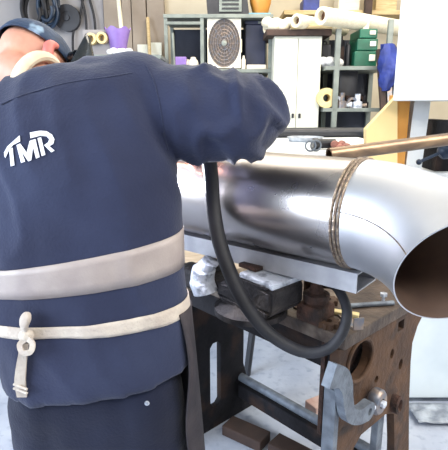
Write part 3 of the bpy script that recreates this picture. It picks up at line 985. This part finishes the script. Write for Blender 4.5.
# tarp bundle hung at the rack's right post
bm = bm_new()
c = at(390, 64, SY - .22)
rg = []
for k in range(9):
    f = k / 8
    r_ = .02 + .062 * math.sin(math.pi * min(1, .12 + f * .85)) ** .8
    rg.append([Vector((c.x + .02 * math.sin(f * 3) + (r_ + .016 * math.sin(5 * a + k * 1.7)) * math.cos(a), SY - .14 + (r_ * .9 + .012 * math.cos(4 * a + k)) * math.sin(a), at(390, 44, SY - .14).z - f * .37)) for a in [2 * math.pi * i / 18 for i in range(18)]])
rings_mesh(bm, rg)
tag(obj('blue_tarp', bm, m_tarp, smooth=True), 'bundled blue tarp hung on the post of right shelving', 'tarp')

# ------------------------------------------------------------------ upper left wall
LX = at(100, 20, 5.55).x
struct('trim_3', B(-3.2, at(104, 20, 5.55).x, 5.54, 5.6, 0, 3.6), m_greypanel)
for k, (a, b) in enumerate(((104, 121), (122, 131), (132, 146), (147, 164))):
    struct('trim_%d' % (4 + k), B(at(a, 20, 5.5).x, at(b, 20, 5.5).x, 5.5 + .015 * (k % 2), 5.6, 0, 3.2, bev=.004), m_partition)
# shelf plank carrying the tape rings, purple pot and rag
WY = 4.2
zsh = at(115, 56, WY).z
ws = tag(empty('tool_cart', (at(115, 56, WY).x, WY, 0)), 'grey steel tool stand behind the worker right shoulder', 'stand')
wx0, wx1 = at(70, 56, WY).x, at(163, 56, WY).x
obj('stand_top', B(wx0, wx1, WY - .12, WY + .4, zsh - .03, zsh, bev=.004), m_greyrack, ws)
for x in (wx0 + .03, wx1 - .03):
    for y in (WY - .1, WY + .37):
        obj('leg', B(x - .02, x + .02, y - .02, y + .02, 0, zsh - .03), m_greyrack, ws)
for k, px in enumerate((91, 102)):
    c = at(px, 39 - k, WY)
    bm = bm_new()
    hollow(bm, (c.x, WY - .02, c.z), (c.x + .005, WY + .035, c.z), .046, .028, 24)
    t = tag(obj('tape_ring', bm, m_yring, smooth=True), ('left', 'right')[k] + ' yellow tape ring of the pair hung beside the purple pot', 'tape', 'yellow tape rings')
    bm = bm_new()
    tube(bm, [(c.x, WY + .035, c.z), (c.x + .005, WY + .04, c.z)], .0285, 16)
    obj('ring_core', bm, m_wood, t)
# hanging board for tape rings
c = at(96, 38, WY)
hb = bm_new()
box(hb, c.x - .12, c.x + .12, WY + .042, WY + .06, zsh, c.z + .07, bev=.003)
tag(obj('peg_board', hb, m_greypanel), 'grey board standing behind the two yellow tape rings', 'board')
bm = bm_new()
c = at(117, 40, WY)
cz = zsh
h = at(117, 28, WY).z - zsh
rings = []
for k, (r, f) in enumerate(((.055, 0), (.06, .1), (.075, .5), (.095, .85), (.108, 1.0), (.098, 1.0), (.085, .84), (.065, .5), (.045, .12))):
    wv = .012 if f > .9 else 0
    rings.append([Vector((c.x + r * math.cos(a), WY + .05 + r * math.sin(a), cz + f * h + wv * math.sin(6 * a))) for a in [2 * math.pi * i / 30 for i in range(30)]])
rings_mesh(bm, rings)
tag(obj('purple_pot', bm, m_purple, smooth=True), 'purple pot with wavy rim behind the worker right shoulder', 'pot')
bm = bm_new()
for i in range(7):
    p = at(111 + i * 3.1, 56, WY - .08)
    ball(bm, (p.x, WY - .09, zsh + .022 + .012 * math.sin(i * 2.2)), .03, 1.1, 1, .8, u=10, v=8)
tag(obj('white_rag', bm, m_rag, smooth=True), 'crumpled white rag at the foot of the purple pot', 'rag')
bm = bm_new()
tube(bm, [at(124, 55, 5.0), at(118, -4, 5.3)], .022, 10)
tag(obj('white_pole', bm, m_card, smooth=True), 'white pole leaning on back wall behind the purple pot', 'pole')
bm = bm_new()
a, b = at(151, 70, 4.8), at(146, 16, 5.35)
tube(bm, [(a.x, 4.9, 1.0), (b.x, 5.46, b.z)], .018, 10)
tag(obj('cream_lath', bm, m_wood), 'cream wooden lath leaning on the wall left of the rack', 'lath')
for k, (x0_, x1_, t_) in enumerate(((136, 146, 43), (147, 160, 41))):
    bm = bm_new()
    a, b = at(x0_, 60, 5.3), at(x1_, t_, 5.3)
    box(bm, a.x, b.x, 5.36, 5.39, .0, b.z, bev=.003, M=Matrix.Translation((0, 5.36, 0)) @ Matrix.Rotation(R(-1.5), 4, 'X') @ Matrix.Translation((0, -5.36, 0)))
    tag(obj('tall_card', bm, m_cream), ('left narrow', 'right wider')[k] + ' cream panel standing on the wall left of the rack', 'panel', 'cream panels on the wall')
# conduit at far left of rack
bm = bm_new()
tube(bm, [(at(172, 30, 4.5).x, 4.625, z_ac), (at(171, 30, 4.5).x, 4.625, at(171, 32, 4.57).z)], .014, 10)
tag(obj('thin_rod', bm, m_greyrack, smooth=True), 'thin pale rod standing in the left bay of the rack', 'rod')
# hanging cable coils
for k, (px, py, rx, rz_, lab) in enumerate(((31, 8, .14, .24, 'dark cable coil hanging on the wall above worker head, left one'), (45, 6, .11, .2, 'dark cable coil hanging on the wall above worker head, right one'))):
    c = at(px, py, 5.3)
    bm = bm_new()
    pp = []
    for i in range(0, 24 * 6 + 1):
        a = 2 * math.pi * i / 24
        j = 1 - .07 * (i // 24) + .05 * math.sin(i * .37)
        pp.append(Vector((c.x + rx * j * math.cos(a), 5.4 + .05 * math.sin(i * .21) - .02 * (i // 24) * .5, c.z + rz_ * j * math.sin(a))))
    tube(bm, pp, .016, 8)
    tag(obj('cable_coil', bm, m_rubber if k == 0 else m_blueblack, smooth=True), lab, 'cable', 'cable coils on the wall')
c = at(62, 15, 5.3)
bm = bm_new()
lathe(bm, [(.125, 0), (.135, .01), (.135, .02), (.1, .03), (.1, .045), (.135, .055), (.135, .075), (.06, .08), (.06, .07), (.03, .07), (.028, .085)], 28, Matrix.Translation((c.x, 5.53, c.z)) @ Matrix.Rotation(R(90), 4, 'X'))
tag(obj('cable_reel', bm, m_dark, smooth=True), 'round dark cable reel mounted on the grey wall panel', 'reel')
for k, (pa, pb_) in enumerate((((79, -6), (86, 34)), ((87, -6), (95, 36)), ((82, -6), (72, 36)))):
    a, b = at(*pa, 5.45), at(*pb_, 5.45)
    bm = bm_new()
    tube(bm, smooth_path([(a.x, 5.5, a.z), ((a.x + b.x) / 2 + .02, 5.49, (a.z + b.z) / 2), (b.x, 5.48, b.z), (b.x - .01, 5.48, b.z - .5)], 5), .013, 8)
    tag(obj('hanging_cable', bm, m_rubber, smooth=True), ('first', 'second', 'third')[k] + ' dark cable hanging down the grey panel, ' + ('middle one', 'rightmost one', 'leftmost one')[k], 'cable', 'hanging cables')

# ------------------------------------------------------------------ the worker
per = tag(empty('person', (-.28, 1.12, 0)), 'worker seen from behind in navy jacket, right arm raised, head bowed over the pipe', 'person')


def remesh(name, bm, voxel, m, parent, wr=0., wsc=9., smooth_it=6, fold=None):
    bmesh.ops.recalc_face_normals(bm, faces=bm.faces)
    me = bpy.data.meshes.new('tmp')
    bm.to_mesh(me)
    bm.free()
    o = bpy.data.objects.new('tmp', me)
    col.objects.link(o)
    md = o.modifiers.new('r', 'REMESH'); md.mode = 'VOXEL'; md.voxel_size = voxel
    ms = o.modifiers.new('s', 'SMOOTH'); ms.factor = .5; ms.iterations = smooth_it
    dg = bpy.context.evaluated_depsgraph_get()
    me2 = bpy.data.meshes.new_from_object(o.evaluated_get(dg))
    bpy.data.objects.remove(o)
    if wr or fold:
        ns = [v.normal.copy() for v in me2.vertices]
        for v, nn in zip(me2.vertices, ns):
            p = v.co
            d = wr * (noise.noise(p * wsc) + .5 * noise.noise(p * wsc * 2.3 + Vector((4, 1, 7)))) if wr else 0
            if fold:
                d += fold(p)
            v.co = p + nn * d
    for p in me2.polygons:
        p.use_smooth = True
    me2.name = name
    me2.materials.clear()
    me2.materials.append(m)
    o = bpy.data.objects.new(name, me2)
    col.objects.link(o)
    o.parent = parent
    o.matrix_parent_inverse = root_matrix(parent).inverted()
    return o


# torso stations: (left px, right px, row, depth of axis, front-back radius, roll)
ST = [(6, 195, 371, 1.09, .135, 8), (1, 191, 335, 1.09, .13, 3), (-3, 186, 304, 1.095, .128, 4), (-8, 182, 259, 1.10, .13, 9), (-12, 180, 225, 1.11, .132, 11),
      (-18, 178, 190, 1.125, .135, 11), (-24, 170, 158, 1.14, .135, 11), (-32, 165, 122, 1.16, .13, 11), (-30, 158, 95, 1.175, .115, 12), (-10, 146, 80, 1.185, .09, 12), (6, 92, 74, 1.19, .065, 12)]


def station(i):
    i = max(0, min(len(ST) - 1.0001, i))
    k = int(i)
    f = i - k
    a, b = ST[k], ST[k + 1]
    return [a[j] + (b[j] - a[j]) * f for j in range(6)]


def ring_at(i, grow=0., n=40, e=2.3, shrink=1.):
    l, r, y, Y, ry, roll_ = station(i)
    ro = R(roll_)
    lp, rp = at(l, y, Y), at(r, y, Y)
    c = (lp + rp) / 2
    rx = (rp.x - lp.x) / 2 * shrink + grow
    ryy = ry * shrink + grow
    ux = Vector((math.cos(ro), 0, math.sin(ro)))
    out = []
    for k in range(n):
        a = 2 * math.pi * k / n
        ca, sa_ = math.cos(a), math.sin(a)
        out.append(c + ux * rx * math.copysign(abs(ca) ** (2 / e), ca) + Vector((0, 1, 0)) * ryy * math.copysign(abs(sa_) ** (2 / e), sa_))
    return out, c


def fold(p):
    # long soft drape folds across the back and gathers at the sleeve
    q = Vector((p.x * 7 + p.z * 3.2, p.y * 4, p.z * 2.6 - p.x * 1.2))
    n1 = noise.noise(q)
    d = .015 * max(0, 1 - abs(n1) * 5) * (.4 + .6 * max(0, noise.noise(p * 3 + Vector((9, 2, 5)))))
    d += .007 * noise.noise(Vector((p.x * 5 + p.z * 2, p.y * 5, p.z * 3)))
    if p.x > -.14 and p.z > 1.22:
        q2 = Vector((p.x * 15 + p.z * 9, p.y * 6, p.z * 8 - p.x * 5))
        d += .017 * max(0, 1 - abs(noise.noise(q2)) * 4) * min(1, (p.x + .14) * 8)
    return d


jk = bm_new()
rings_mesh(jk, [ring_at(i * .5)[0] for i in range(0, 21)])
sh_r = [(84, 87, 1.19, .07), (122, 92, 1.185, .085), (158, 106, 1.18, .098), (190, 115, 1.175, .107), (220, 117, 1.175, .104), (242, 118, 1.18, .094), (249, 119, 1.215, .085), (240, 124, 1.27, .072), (218, 132, 1.33, .058), (203, 136, 1.36, .052)]
sp = smooth_path([at(a, b, c) for a, b, c, _ in sh_r], 4)
sr = []
for i in range(len(sp)):
    f = i / 4
    k = min(int(f), len(sh_r) - 2)
    sr.append(sh_r[k][3] + (sh_r[k + 1][3] - sh_r[k][3]) * (f - k))
tube(jk, sp, sr, 20)
# gathered cloth under the raised arm
tube(jk, smooth_path([at(150, 125, 1.17), at(168, 132, 1.175), at(200, 132, 1.18)], 4), [.08, .08, .078, .075, .07, .066, .062, .06, .06], 16)
sh_l = [(2, 112, 1.17, .085), (-26, 128, 1.18, .083), (-30, 150, 1.27, .075), (0, 160, 1.40, .064), (40, 160, 1.49, .056), (74, 156, 1.58, .048)]
lp_ = smooth_path([at(a, b, c) for a, b, c, _ in sh_l], 4)
lr_ = []
for i in range(len(lp_)):
    f = i / 4
    k = min(int(f), len(sh_l) - 2)
    lr_.append(sh_l[k][3] + (sh_l[k + 1][3] - sh_l[k][3]) * (f - k))
tube(jk, lp_, lr_, 18)
jacket = remesh('jacket', jk, .009, m_jacket, per, wr=.0025, wsc=14, smooth_it=7, fold=fold)
bvh = BVHTree.FromPolygons([v.co.copy() for v in jacket.data.vertices], [tuple(p.vertices) for p in jacket.data.polygons])


def wrap_band(i_top, i_bot, grow, n=96, rows=4, taper=False):
    """band of cloth round the torso, laid on the jacket"""
    grid = []
    for r_ in range(rows + 1):
        i = i_bot + (i_top - i_bot) * r_ / rows
        pts, c = ring_at(i, .25, n, 2.0)
        if taper:            # the tape is pulled narrow where it runs into the knot on the back
            pm, cm = ring_at((i_top + i_bot) / 2, .25, n, 2.0)
            pts = [a.lerp(b, .6 * math.exp(-((q * 360 / n - 250) / 34) ** 2)) for q, (a, b) in enumerate(zip(pts, pm))]
        row = []
        for p in pts:
            hit = bvh.ray_cast(p, (c - p).normalized())
            q = hit[0] if hit[0] else p
            row.append(q + (p - c).normalized() * grow)
        grid.append(row)
    return grid


def band(name, i_top, i_bot, grow, m, taper=False):
    g_ = wrap_band(i_top, i_bot, grow, taper=taper)
    bm = bm_new()
    rings_mesh(bm, g_, cap=False)
    o = obj(name, bm, m, per, smooth=True)
    md = o.modifiers.new('s', 'SOLIDIFY'); md.thickness = .0012; md.offset = 1
    return o


o = band('reflective_stripe', 3.42, 2.64, .0012, m_stripe)
o['label'] = 'pale reflective stripe round the jacket'
o = band('apron_strap', 2.06, 1.68, .0022, m_strap, True)
# bow and hanging tail of the apron strap


def back_point(px, py, off=.008):
    r = at(px, py, 1.0)
    d = Vector((0, 1, 0))
    h = bvh.ray_cast(Vector((r.x, .5, r.z)), d)
    y = h[0].y if h[0] else 1.0
    # re-aim so that the place agrees at the true depth
    r = at(px, py, y)
    h = bvh.ray_cast(Vector((r.x, .5, r.z)), d)
    y = h[0].y if h[0] else y
    p = at(px, py, y)
    return Vector((p.x, y - off, p.z))


def ribbon(bm, pts, wid, thick=.003):
    P = smooth_path(pts, 5)
    W = wid if isinstance(wid, list) else [wid] * len(pts)
    rings = []
    for i, p in enumerate(P):
        t = (P[min(i + 1, len(P) - 1)] - P[max(i - 1, 0)]).normalized()
        s = t.cross(Vector((0, -1, 0)))
        s = s.normalized() if s.length > .05 else Vector((1, 0, 0))
        nn = s.cross(t).normalized()
        f = i / (len(P) - 1) * (len(W) - 1)
        k = min(int(f), len(W) - 2)
        ww = W[k] + (W[k + 1] - W[k]) * (f - k)
        rings.append([p + s * ww + nn * thick, p - s * ww + nn * thick, p - s * ww - nn * thick, p + s * ww - nn * thick])
    rings_mesh(bm, rings)
    return bm


bm = bm_new()
ball(bm, back_point(29, 333, .014), .016, 1.1, .8, 1, u=12, v=10)
k0 = back_point(29, 333, .016)
tube(bm, smooth_path([k0, back_point(28, 326, .018), back_point(28, 319, .022), back_point(31, 312, .022), back_point(33, 309, .018)], 4), [.005, .006, .0075, .009, .011, .0125, .0135, .0145, .015, .0155, .0155, .015, .014, .012, .010, .007, .003], 14, flat=.55)
lp2 = [back_point(31, 333, .022), back_point(37, 338, .026), back_point(35, 346, .026), back_point(27, 347, .024), back_point(24, 340, .022), back_point(29, 334, .022)]
ribbon(bm, lp2, .006, .002)
knot = obj('strap_knot', bm, m_strap, per, smooth=True, angle=60)
bm = bm_new()
ribbon(bm, [back_point(27, 340, .014), back_point(25, 352, .012), back_point(23, 366, .010), back_point(22, 380, .010), back_point(24, 394, .010)], [.009, .009, .011, .012, .011])
obj('strap_tail', bm, m_strap, per, smooth=True)
bm = bm_new()
for yy in (381, 385):
    a, b = back_point(17, yy - 1, .017), back_point(30, yy + 4, .017)
    tube(bm, [a, b], .003, 8)
obj('strap_buckle', bm, m_strap, per, smooth=True)
# chest logo on the back
SC = 448 / 60
LG = [[(35, 205), (60, 160), (150, 78), (155, 122), (100, 150), (65, 200), (45, 245), (38, 235)],
      [(74, 190), (98, 168), (112, 300), (85, 308)],
      [(128, 150), (155, 138), (203, 205), (225, 118), (268, 105), (300, 240), (272, 250), (250, 165), (237, 262), (215, 272), (165, 200), (192, 272), (162, 282)],
      [(225, 55), (300, 42), (350, 45), (390, 70), (408, 105), (400, 140), (372, 157), (410, 190), (385, 203), (332, 150), (362, 128), (370, 105), (350, 85), (300, 80), (230, 98)],
      [(283, 98), (310, 92), (342, 222), (315, 232)]]
bm = bm_new()
for pg in LG:
    # densify the outline so that the print follows the cloth
    P2 = []
    for i, a in enumerate(pg):
        b = pg[(i + 1) % len(pg)]
        L_ = math.hypot(a[0] - b[0], a[1] - b[1])
        nn = max(1, int(L_ / 22))
        for k in range(nn):
            P2.append((a[0] + (b[0] - a[0]) * k / nn, a[1] + (b[1] - a[1]) * k / nn))
    tr = tessellate_polygon([[Vector((x, y, 0)) for x, y in P2]])
    vs = [bm.verts.new(back_point(x / SC, 125 + y / SC, .0022)) for x, y in P2]
    for t in tr:
        bm.faces.new([vs[i] for i in t])
o = obj('logo_print', bm, m_logo, per)
o['label'] = 'white TMR lettering printed on the back'
md = o.modifiers.new('s', 'SOLIDIFY'); md.thickness = .0008

# raised seams: yoke across the back, armhole of the raised arm
for nm, pts_ in (('yoke_seam', [(1, 104), (18, 97), (40, 90), (62, 84), (84, 80), (108, 77), (132, 73)]), ('armhole_seam', [(146, 66), (153, 80), (158, 98), (162, 118), (165, 138), (168, 150)])):
    P = smooth_path([Vector((a, b, 0)) for a, b in pts_], 5)
    tube(bm := bm_new(), [back_point(p.x, p.y, .0002) for p in P], .0017, 6)
    obj(nm, bm, m_jacket, per, smooth=True)

# trousers
tz = bm_new()
HC = (at(4, 395, 1.09) + at(192, 395, 1.09)) / 2
hipx, hipy = HC.x, 1.09


def ell(cx_, cy_, z, rx, ry, n=28):
    return [Vector((cx_ + rx * math.cos(2 * math.pi * k / n), cy_ + ry * math.sin(2 * math.pi * k / n), z)) for k in range(n)]


rings_mesh(tz, [ell(hipx, hipy, z, rx, ry) for z, rx, ry in ((.98, .19, .11), (.9, .20, .115), (.8, .212, .122), (.72, .222, .124), (.64, .225, .12))])
for sgn in (-1, 1):
    rings_mesh(tz, [ell(hipx + sgn * dx, hipy + dy, z, rx, ry) for z, rx, ry, dx, dy in ((.86, .1, .11, .1, 0), (.72, .112, .115, .11, 0), (.6, .112, .11, .114, .005), (.48, .09, .092, .105, .015), (.3, .078, .082, .11, .0), (.12, .072, .08, .113, -.01), (.05, .074, .085, .114, -.01))])
trou = remesh('trousers', tz, .011, m_trouser, per, wr=.004, wsc=11, smooth_it=5)
bv2 = BVHTree.FromPolygons([v.co.copy() for v in trou.data.vertices], [tuple(p.vertices) for p in trou.data.polygons])
q = at(147, 403, .97)
h = bv2.ray_cast(CAM, (q - CAM).normalized())
bm = bm_new()
ball(bm, (h[0] or q) + Vector((0, -.001, 0)), .0062, 1, .5, 1, u=12, v=8)
obj('snap_button', bm, m_brightsteel, per, smooth=True)
for sgn in (-1, 1):
    bm = bm_new()
    fx, fy = hipx + sgn * .114, hipy - .01
    rings_mesh(bm, [[Vector((fx + rx * math.cos(a), fy + cy_ + (ry * math.sin(a)), z)) for a in [2 * math.pi * k / 20 for k in range(20)]]
                    for z, rx, ry, cy_ in ((0, .05, .14, .07), (.025, .052, .142, .07), (.05, .05, .13, .062), (.075, .045, .10, .04), (.11, .045, .062, .0), (.17, .046, .058, -.004))])
    obj('boot', bm, m_boot, per, smooth=True)

# apron: dark leather sheet round the front, its edge showing down the right side
bm = bm_new()
cols_, rows_ = 30, 16
grid = []
for j in range(rows_ + 1):
    f = j / rows_
    z = at(188, 303, 1.1).z - f * .62
    flare = .012 + .03 * f
    row = []
    for i in range(cols_ + 1):
        a = R(-24 + 180 * i / cols_)
        rx = .246 + .04 * f + (.012 * math.sin(9 * f) if i < 2 else 0)
        cxx = (at(-4, 318, 1.095).x + at(188, 318, 1.095).x) / 2 * (1 - min(1, f * 3)) + hipx * min(1, f * 3)
        row.append(Vector((cxx + rx * math.cos(a), 1.095 + (.15 + flare) * math.sin(a), z)))
    grid.append(row)
rings_mesh(bm, grid, cap=False, closed=False)
o = obj('apron', bm, m_apron, per, smooth=True)
md = o.modifiers.new('s', 'SOLIDIFY'); md.thickness = .004

# body: head, neck, torso, arms, hands, legs in one skin
HEADC = at(33, 70, 1.30)
hM = Matrix.Translation(HEADC) @ Matrix.Rotation(R(-27), 4, 'Z') @ Matrix.Rotation(R(-14), 4, 'Y') @ Matrix.Rotation(R(-46), 4, 'X')
bd = bm_new()


def hball(bm, c, sx, sy, sz, M=hM, rot=None, u=20, v=14):
    rr_ = bmesh.ops.create_uvsphere(bm, u_segments=u, v_segments=v, radius=1)
    T = M @ Matrix.Translation(c) @ (rot or Matrix()) @ Matrix.Diagonal((sx, sy, sz, 1))
    bmesh.ops.transform(bm, matrix=T, verts=rr_['verts'])


# head local: face +y, up +z; head height about .23
hball(bd, (0, -.005, .03), .077, .098, .085)
hball(bd, (0, .035, -.045), .058, .055, .07)
hball(bd, (0, .082, -.022), .012, .02, .024)          # nose
hball(bd, (0, .075, -.005), .008, .014, .03)
hball(bd, (0, .085, -.085), .026, .014, .018)         # chin
for sgn in (-1, 1):
    hball(bd, (sgn * .032, .078, .022), .022, .012, .009)      # brow
    hball(bd, (sgn * .04, .06, -.03), .024, .022, .022)        # cheek
    hball(bd, (sgn * .08, -.012, -.01), .009, .019, .033, rot=Matrix.Rotation(R(-14), 4, 'X'))
nk0 = hM @ Vector((0, -.035, -.055))
nk1 = at(48, 90, 1.20)
tube(bd, [nk1 + Vector((0, 0, -.06)), nk1, (nk0 + nk1) / 2, nk0, hM @ Vector((0, -.02, .0))], [.075, .063, .058, .058, .055], 20)
rings_mesh(bd, [ring_at(i * .5, shrink=.86)[0] for i in range(0, 21)])
RWRIST = at(205, 136, 1.355)
ap = [at(130, 98, 1.18), at(165, 106, 1.18), at(215, 114, 1.18), at(243, 118, 1.2), at(236, 124, 1.27), at(218, 124, 1.33), at(200, 126, 1.375)]
tube(bd, ap, [.06, .058, .05, .043, .042, .035, .028], 16)
LP = [at(2, 112, 1.17), at(-26, 128, 1.18), at(-30, 150, 1.27), at(0, 160, 1.40), at(40, 160, 1.49), at(84, 154, 1.60)]
tube(bd, LP, [.06, .058, .047, .042, .036, .028], 16)
for sgn in (-1, 1):
    tube(bd, [(hipx + sgn * .09, hipy, .86), (hipx + sgn * .1, hipy, .7), (hipx + sgn * .105, hipy + .015, .48), (hipx + sgn * .11, hipy, .3), (hipx + sgn * .114, hipy - .01, .08)], [.085, .08, .056, .05, .036], 16)


def hand(bm, wrist, fwd, palm_n, side, curl, grip_len=1.0):
    """palm + four bent fingers + thumb; fwd to the knuckles, palm_n out of the palm, side to the thumb"""
    fwd = fwd.normalized(); side = (side - fwd * side.dot(fwd)).normalized(); pn_ = palm_n - fwd * palm_n.dot(fwd) - side * palm_n.dot(side)
    pn_ = pn_.normalized()
    B3 = Matrix((side, fwd, pn_)).transposed().to_4x4()
    T = Matrix.Translation(wrist + fwd * .045) @ B3
    rr_ = bmesh.ops.create_uvsphere(bm, u_segments=16, v_segments=10, radius=1)
    bmesh.ops.transform(bm, matrix=T @ Matrix.Diagonal((.042, .055, .017, 1)), verts=rr_['verts'])
    for k, (sx_, l) in enumerate(((.030, .075), (.010, .083), (-.011, .078), (-.030, .062))):
        p = wrist + fwd * .082 + side * sx_
        d = fwd.copy()
        pts_ = [p - fwd * .03, p]
        for s_ in (.45, .32, .25):
            ang = R(curl * (1 if s_ > .4 else 1.15))
            ax = d.cross(pn_) if False else side
            d = (Matrix.Rotation(-ang, 3, side) @ d) if (Matrix.Rotation(-ang, 3, side) @ fwd).dot(pn_) > 0 else (Matrix.Rotation(ang, 3, side) @ d)
            p = p + d * l * s_
            pts_.append(p)
        tube(bm, pts_, [.0105, .0105, .0095, .0088, .0075], 10)
        ball(bm, p, .0078, u=8, v=6)
    p = wrist + fwd * .02 + side * .03
    t1 = p + side * .028 + fwd * .025 + pn_ * .012
    t2 = t1 + side * .006 + fwd * .026 + pn_ * .018
    t3 = t2 - side * .004 + fwd * .02 + pn_ * .014
    tube(bm, [p - side * .015, p, t1, t2, t3], [.014, .0145, .0125, .0115, .0085], 10)
    ball(bm, t3, .0085, u=8, v=6)


RW = ap[-1]
hand(bd, RW, Vector((-.35, .6, -.25)), Vector((-.1, -.3, -1)), Vector((-1, -.5, 0)), 38)
LW = LP[-1]
hand(bd, LW, Vector((.55, .8, -.1)), Vector((.1, .1, -1)), Vector((.8, -.55, .1)), 24)
body = remesh('body', bd, .0048, m_skin, per, smooth_it=3)
# eyes, mouth, ear tint, cap, helmet
for sgn in (-1, 1):
    bm = bm_new(); hball(bm, (sgn * .032, .0785, .004), .0125, .0105, .009)
    e_ = obj('eye', bm, m_eye, per, smooth=True)
    bm = bm_new(); hball(bm, (sgn * .032, .0865, .004), .0055, .004, .0055)
    obj('iris', bm, m_iris, e_, smooth=True)
bm = bm_new(); hball(bm, (0, .088, -.056), .022, .008, .006)
obj('mouth', bm, m_lip, per, smooth=True)
for sgn in (1, -1):
    bm = bm_new()
    pts_ = [hM @ Vector((sgn * (.089 + .006 * math.sin(f * math.pi)), -.012 - .024 * math.sin(f * 3.6 + .2), .032 - .075 * f)) for f in [k / 10 for k in range(11)]]
    tube(bm, pts_, [.007, .010, .0125, .013, .013, .013, .0125, .012, .0115, .010, .007], 10)
    obj('ear', bm, m_ear, per, smooth=True)
# cloth cap over crown
bm = bm_new()
NU, NV = 36, 14
rings = []
for j in range(NV + 1):
    th = R(2 + 88 * j / NV)
    rr_ = []
    for i in range(NU):
        a = 2 * math.pi * i / NU
        k = 1.075
        low = .002 if math.sin(a) < 0 else 0
        rr_.append(hM @ Vector((.081 * k * math.sin(th) * math.cos(a), -.005 + .102 * k * math.sin(th) * math.sin(a), .032 + .088 * k * math.cos(th) - low)))
    rings.append(rr_)
rings_mesh(bm, rings, cap=False)
c_ = obj('welding_cap', bm, m_cap, per, smooth=True)
md = c_.modifiers.new('s', 'SOLIDIFY'); md.thickness = .004
# welding helmet shell in front of the face
bm = bm_new()
rings = []
for j in range(13):
    z = .10 - .24 * j / 12
    w_ = .135 * (1 - .25 * max(0, (-z - .03) / .12) ** 2)
    dd = .155 * (1 - .2 * max(0, (-z - .03) / .12) ** 2) * (1 - .35 * max(0, (z - .02) / .06) ** 2)
    rings.append([hM @ Vector((w_ * math.cos(a), .012 + dd * max(0, math.sin(a)) ** .75, z)) for a in [R(0 + 180 * i / 24) for i in range(25)]])
rings_mesh(bm, rings, cap=False, closed=False)
h_ = obj('welding_helmet', bm, m_visor, per, smooth=True)
md = h_.modifiers.new('s', 'SOLIDIFY'); md.thickness = .004
bm = bm_new()
box(bm, -.055, .055, .152, .172, -.01, .05, bev=.004, M=hM)
obj('helmet_window', bm, m_green, h_)
bm = bm_new()
tube(bm, [hM @ Vector((.098, .03, .035)), hM @ Vector((.118, .03, .035))], .018, 14)
obj('helmet_knob', bm, m_visor, h_, smooth=True)
bm = bm_new()
tube(bm, [hM @ Vector((-.098, .03, .035)), hM @ Vector((-.118, .03, .035))], .018, 14)
obj('helmet_knob', bm, m_visor, h_, smooth=True)
# cream shirt collar round the neck
bm = bm_new()
cc = at(38, 84, 1.205)
ax = (nk0 - nk1).normalized()
ux = Vector((1, 0, 0)) - ax * ax.x
ux.normalize()
uy = ax.cross(ux)
rings = []
for k in range(36):
    a = 2 * math.pi * k / 36
    rad = ux * math.cos(a) + uy * math.sin(a)
    rings.append([cc + rad * (.067 + .012 * math.cos(b)) + ax * .018 * math.sin(b) for b in [2 * math.pi * q / 10 for q in range(10)]])
rings.append(rings[0])
rings_mesh(bm, rings, cap=False)
bmesh.ops.remove_doubles(bm, verts=bm.verts, dist=1e-5)
obj('shirt_collar', bm, m_undershirt, per, smooth=True)
# ------------------------------------------------------------------ welding torch with its arc
tor = tag(empty('welding_torch', RW), 'welding torch in the right hand at the pipe, hidden by the sleeve', 'torch')
tip = at(169, 178, 1.495)
gr = RW + Vector((-.035, .045, -.03))
obj('torch_handle', tube(bm_new(), smooth_path([at(196, 128, 1.33) + Vector((0, .01, 0)), RW + Vector((-.01, .03, -.02)), gr + Vector((-.03, .02, -.02))], 5), .013, 12), m_black, tor, smooth=True)
p_ = gr + Vector((-.03, .02, -.02))
obj('torch_nozzle', tube(bm_new(), smooth_path([p_, (p_ + tip) / 2 + Vector((-.005, .01, .01)), tip + Vector((.0, .0, .012))], 4), [.011] * 6 + [.009, .008, .007], 12), m_brass, tor, smooth=True)
bm = bm_new(); ball(bm, tip, .004)
obj('arc', bm, m_arc, tor, smooth=True)
pl = bpy.data.lights.new('arc_light', 'POINT')
pl.energy = 16
pl.color = (.86, .88, 1)
pl.shadow_soft_size = .02
po = bpy.data.objects.new('arc_light', pl)
col.objects.link(po)
po.location = tip + Vector((.005, -.06, .015))
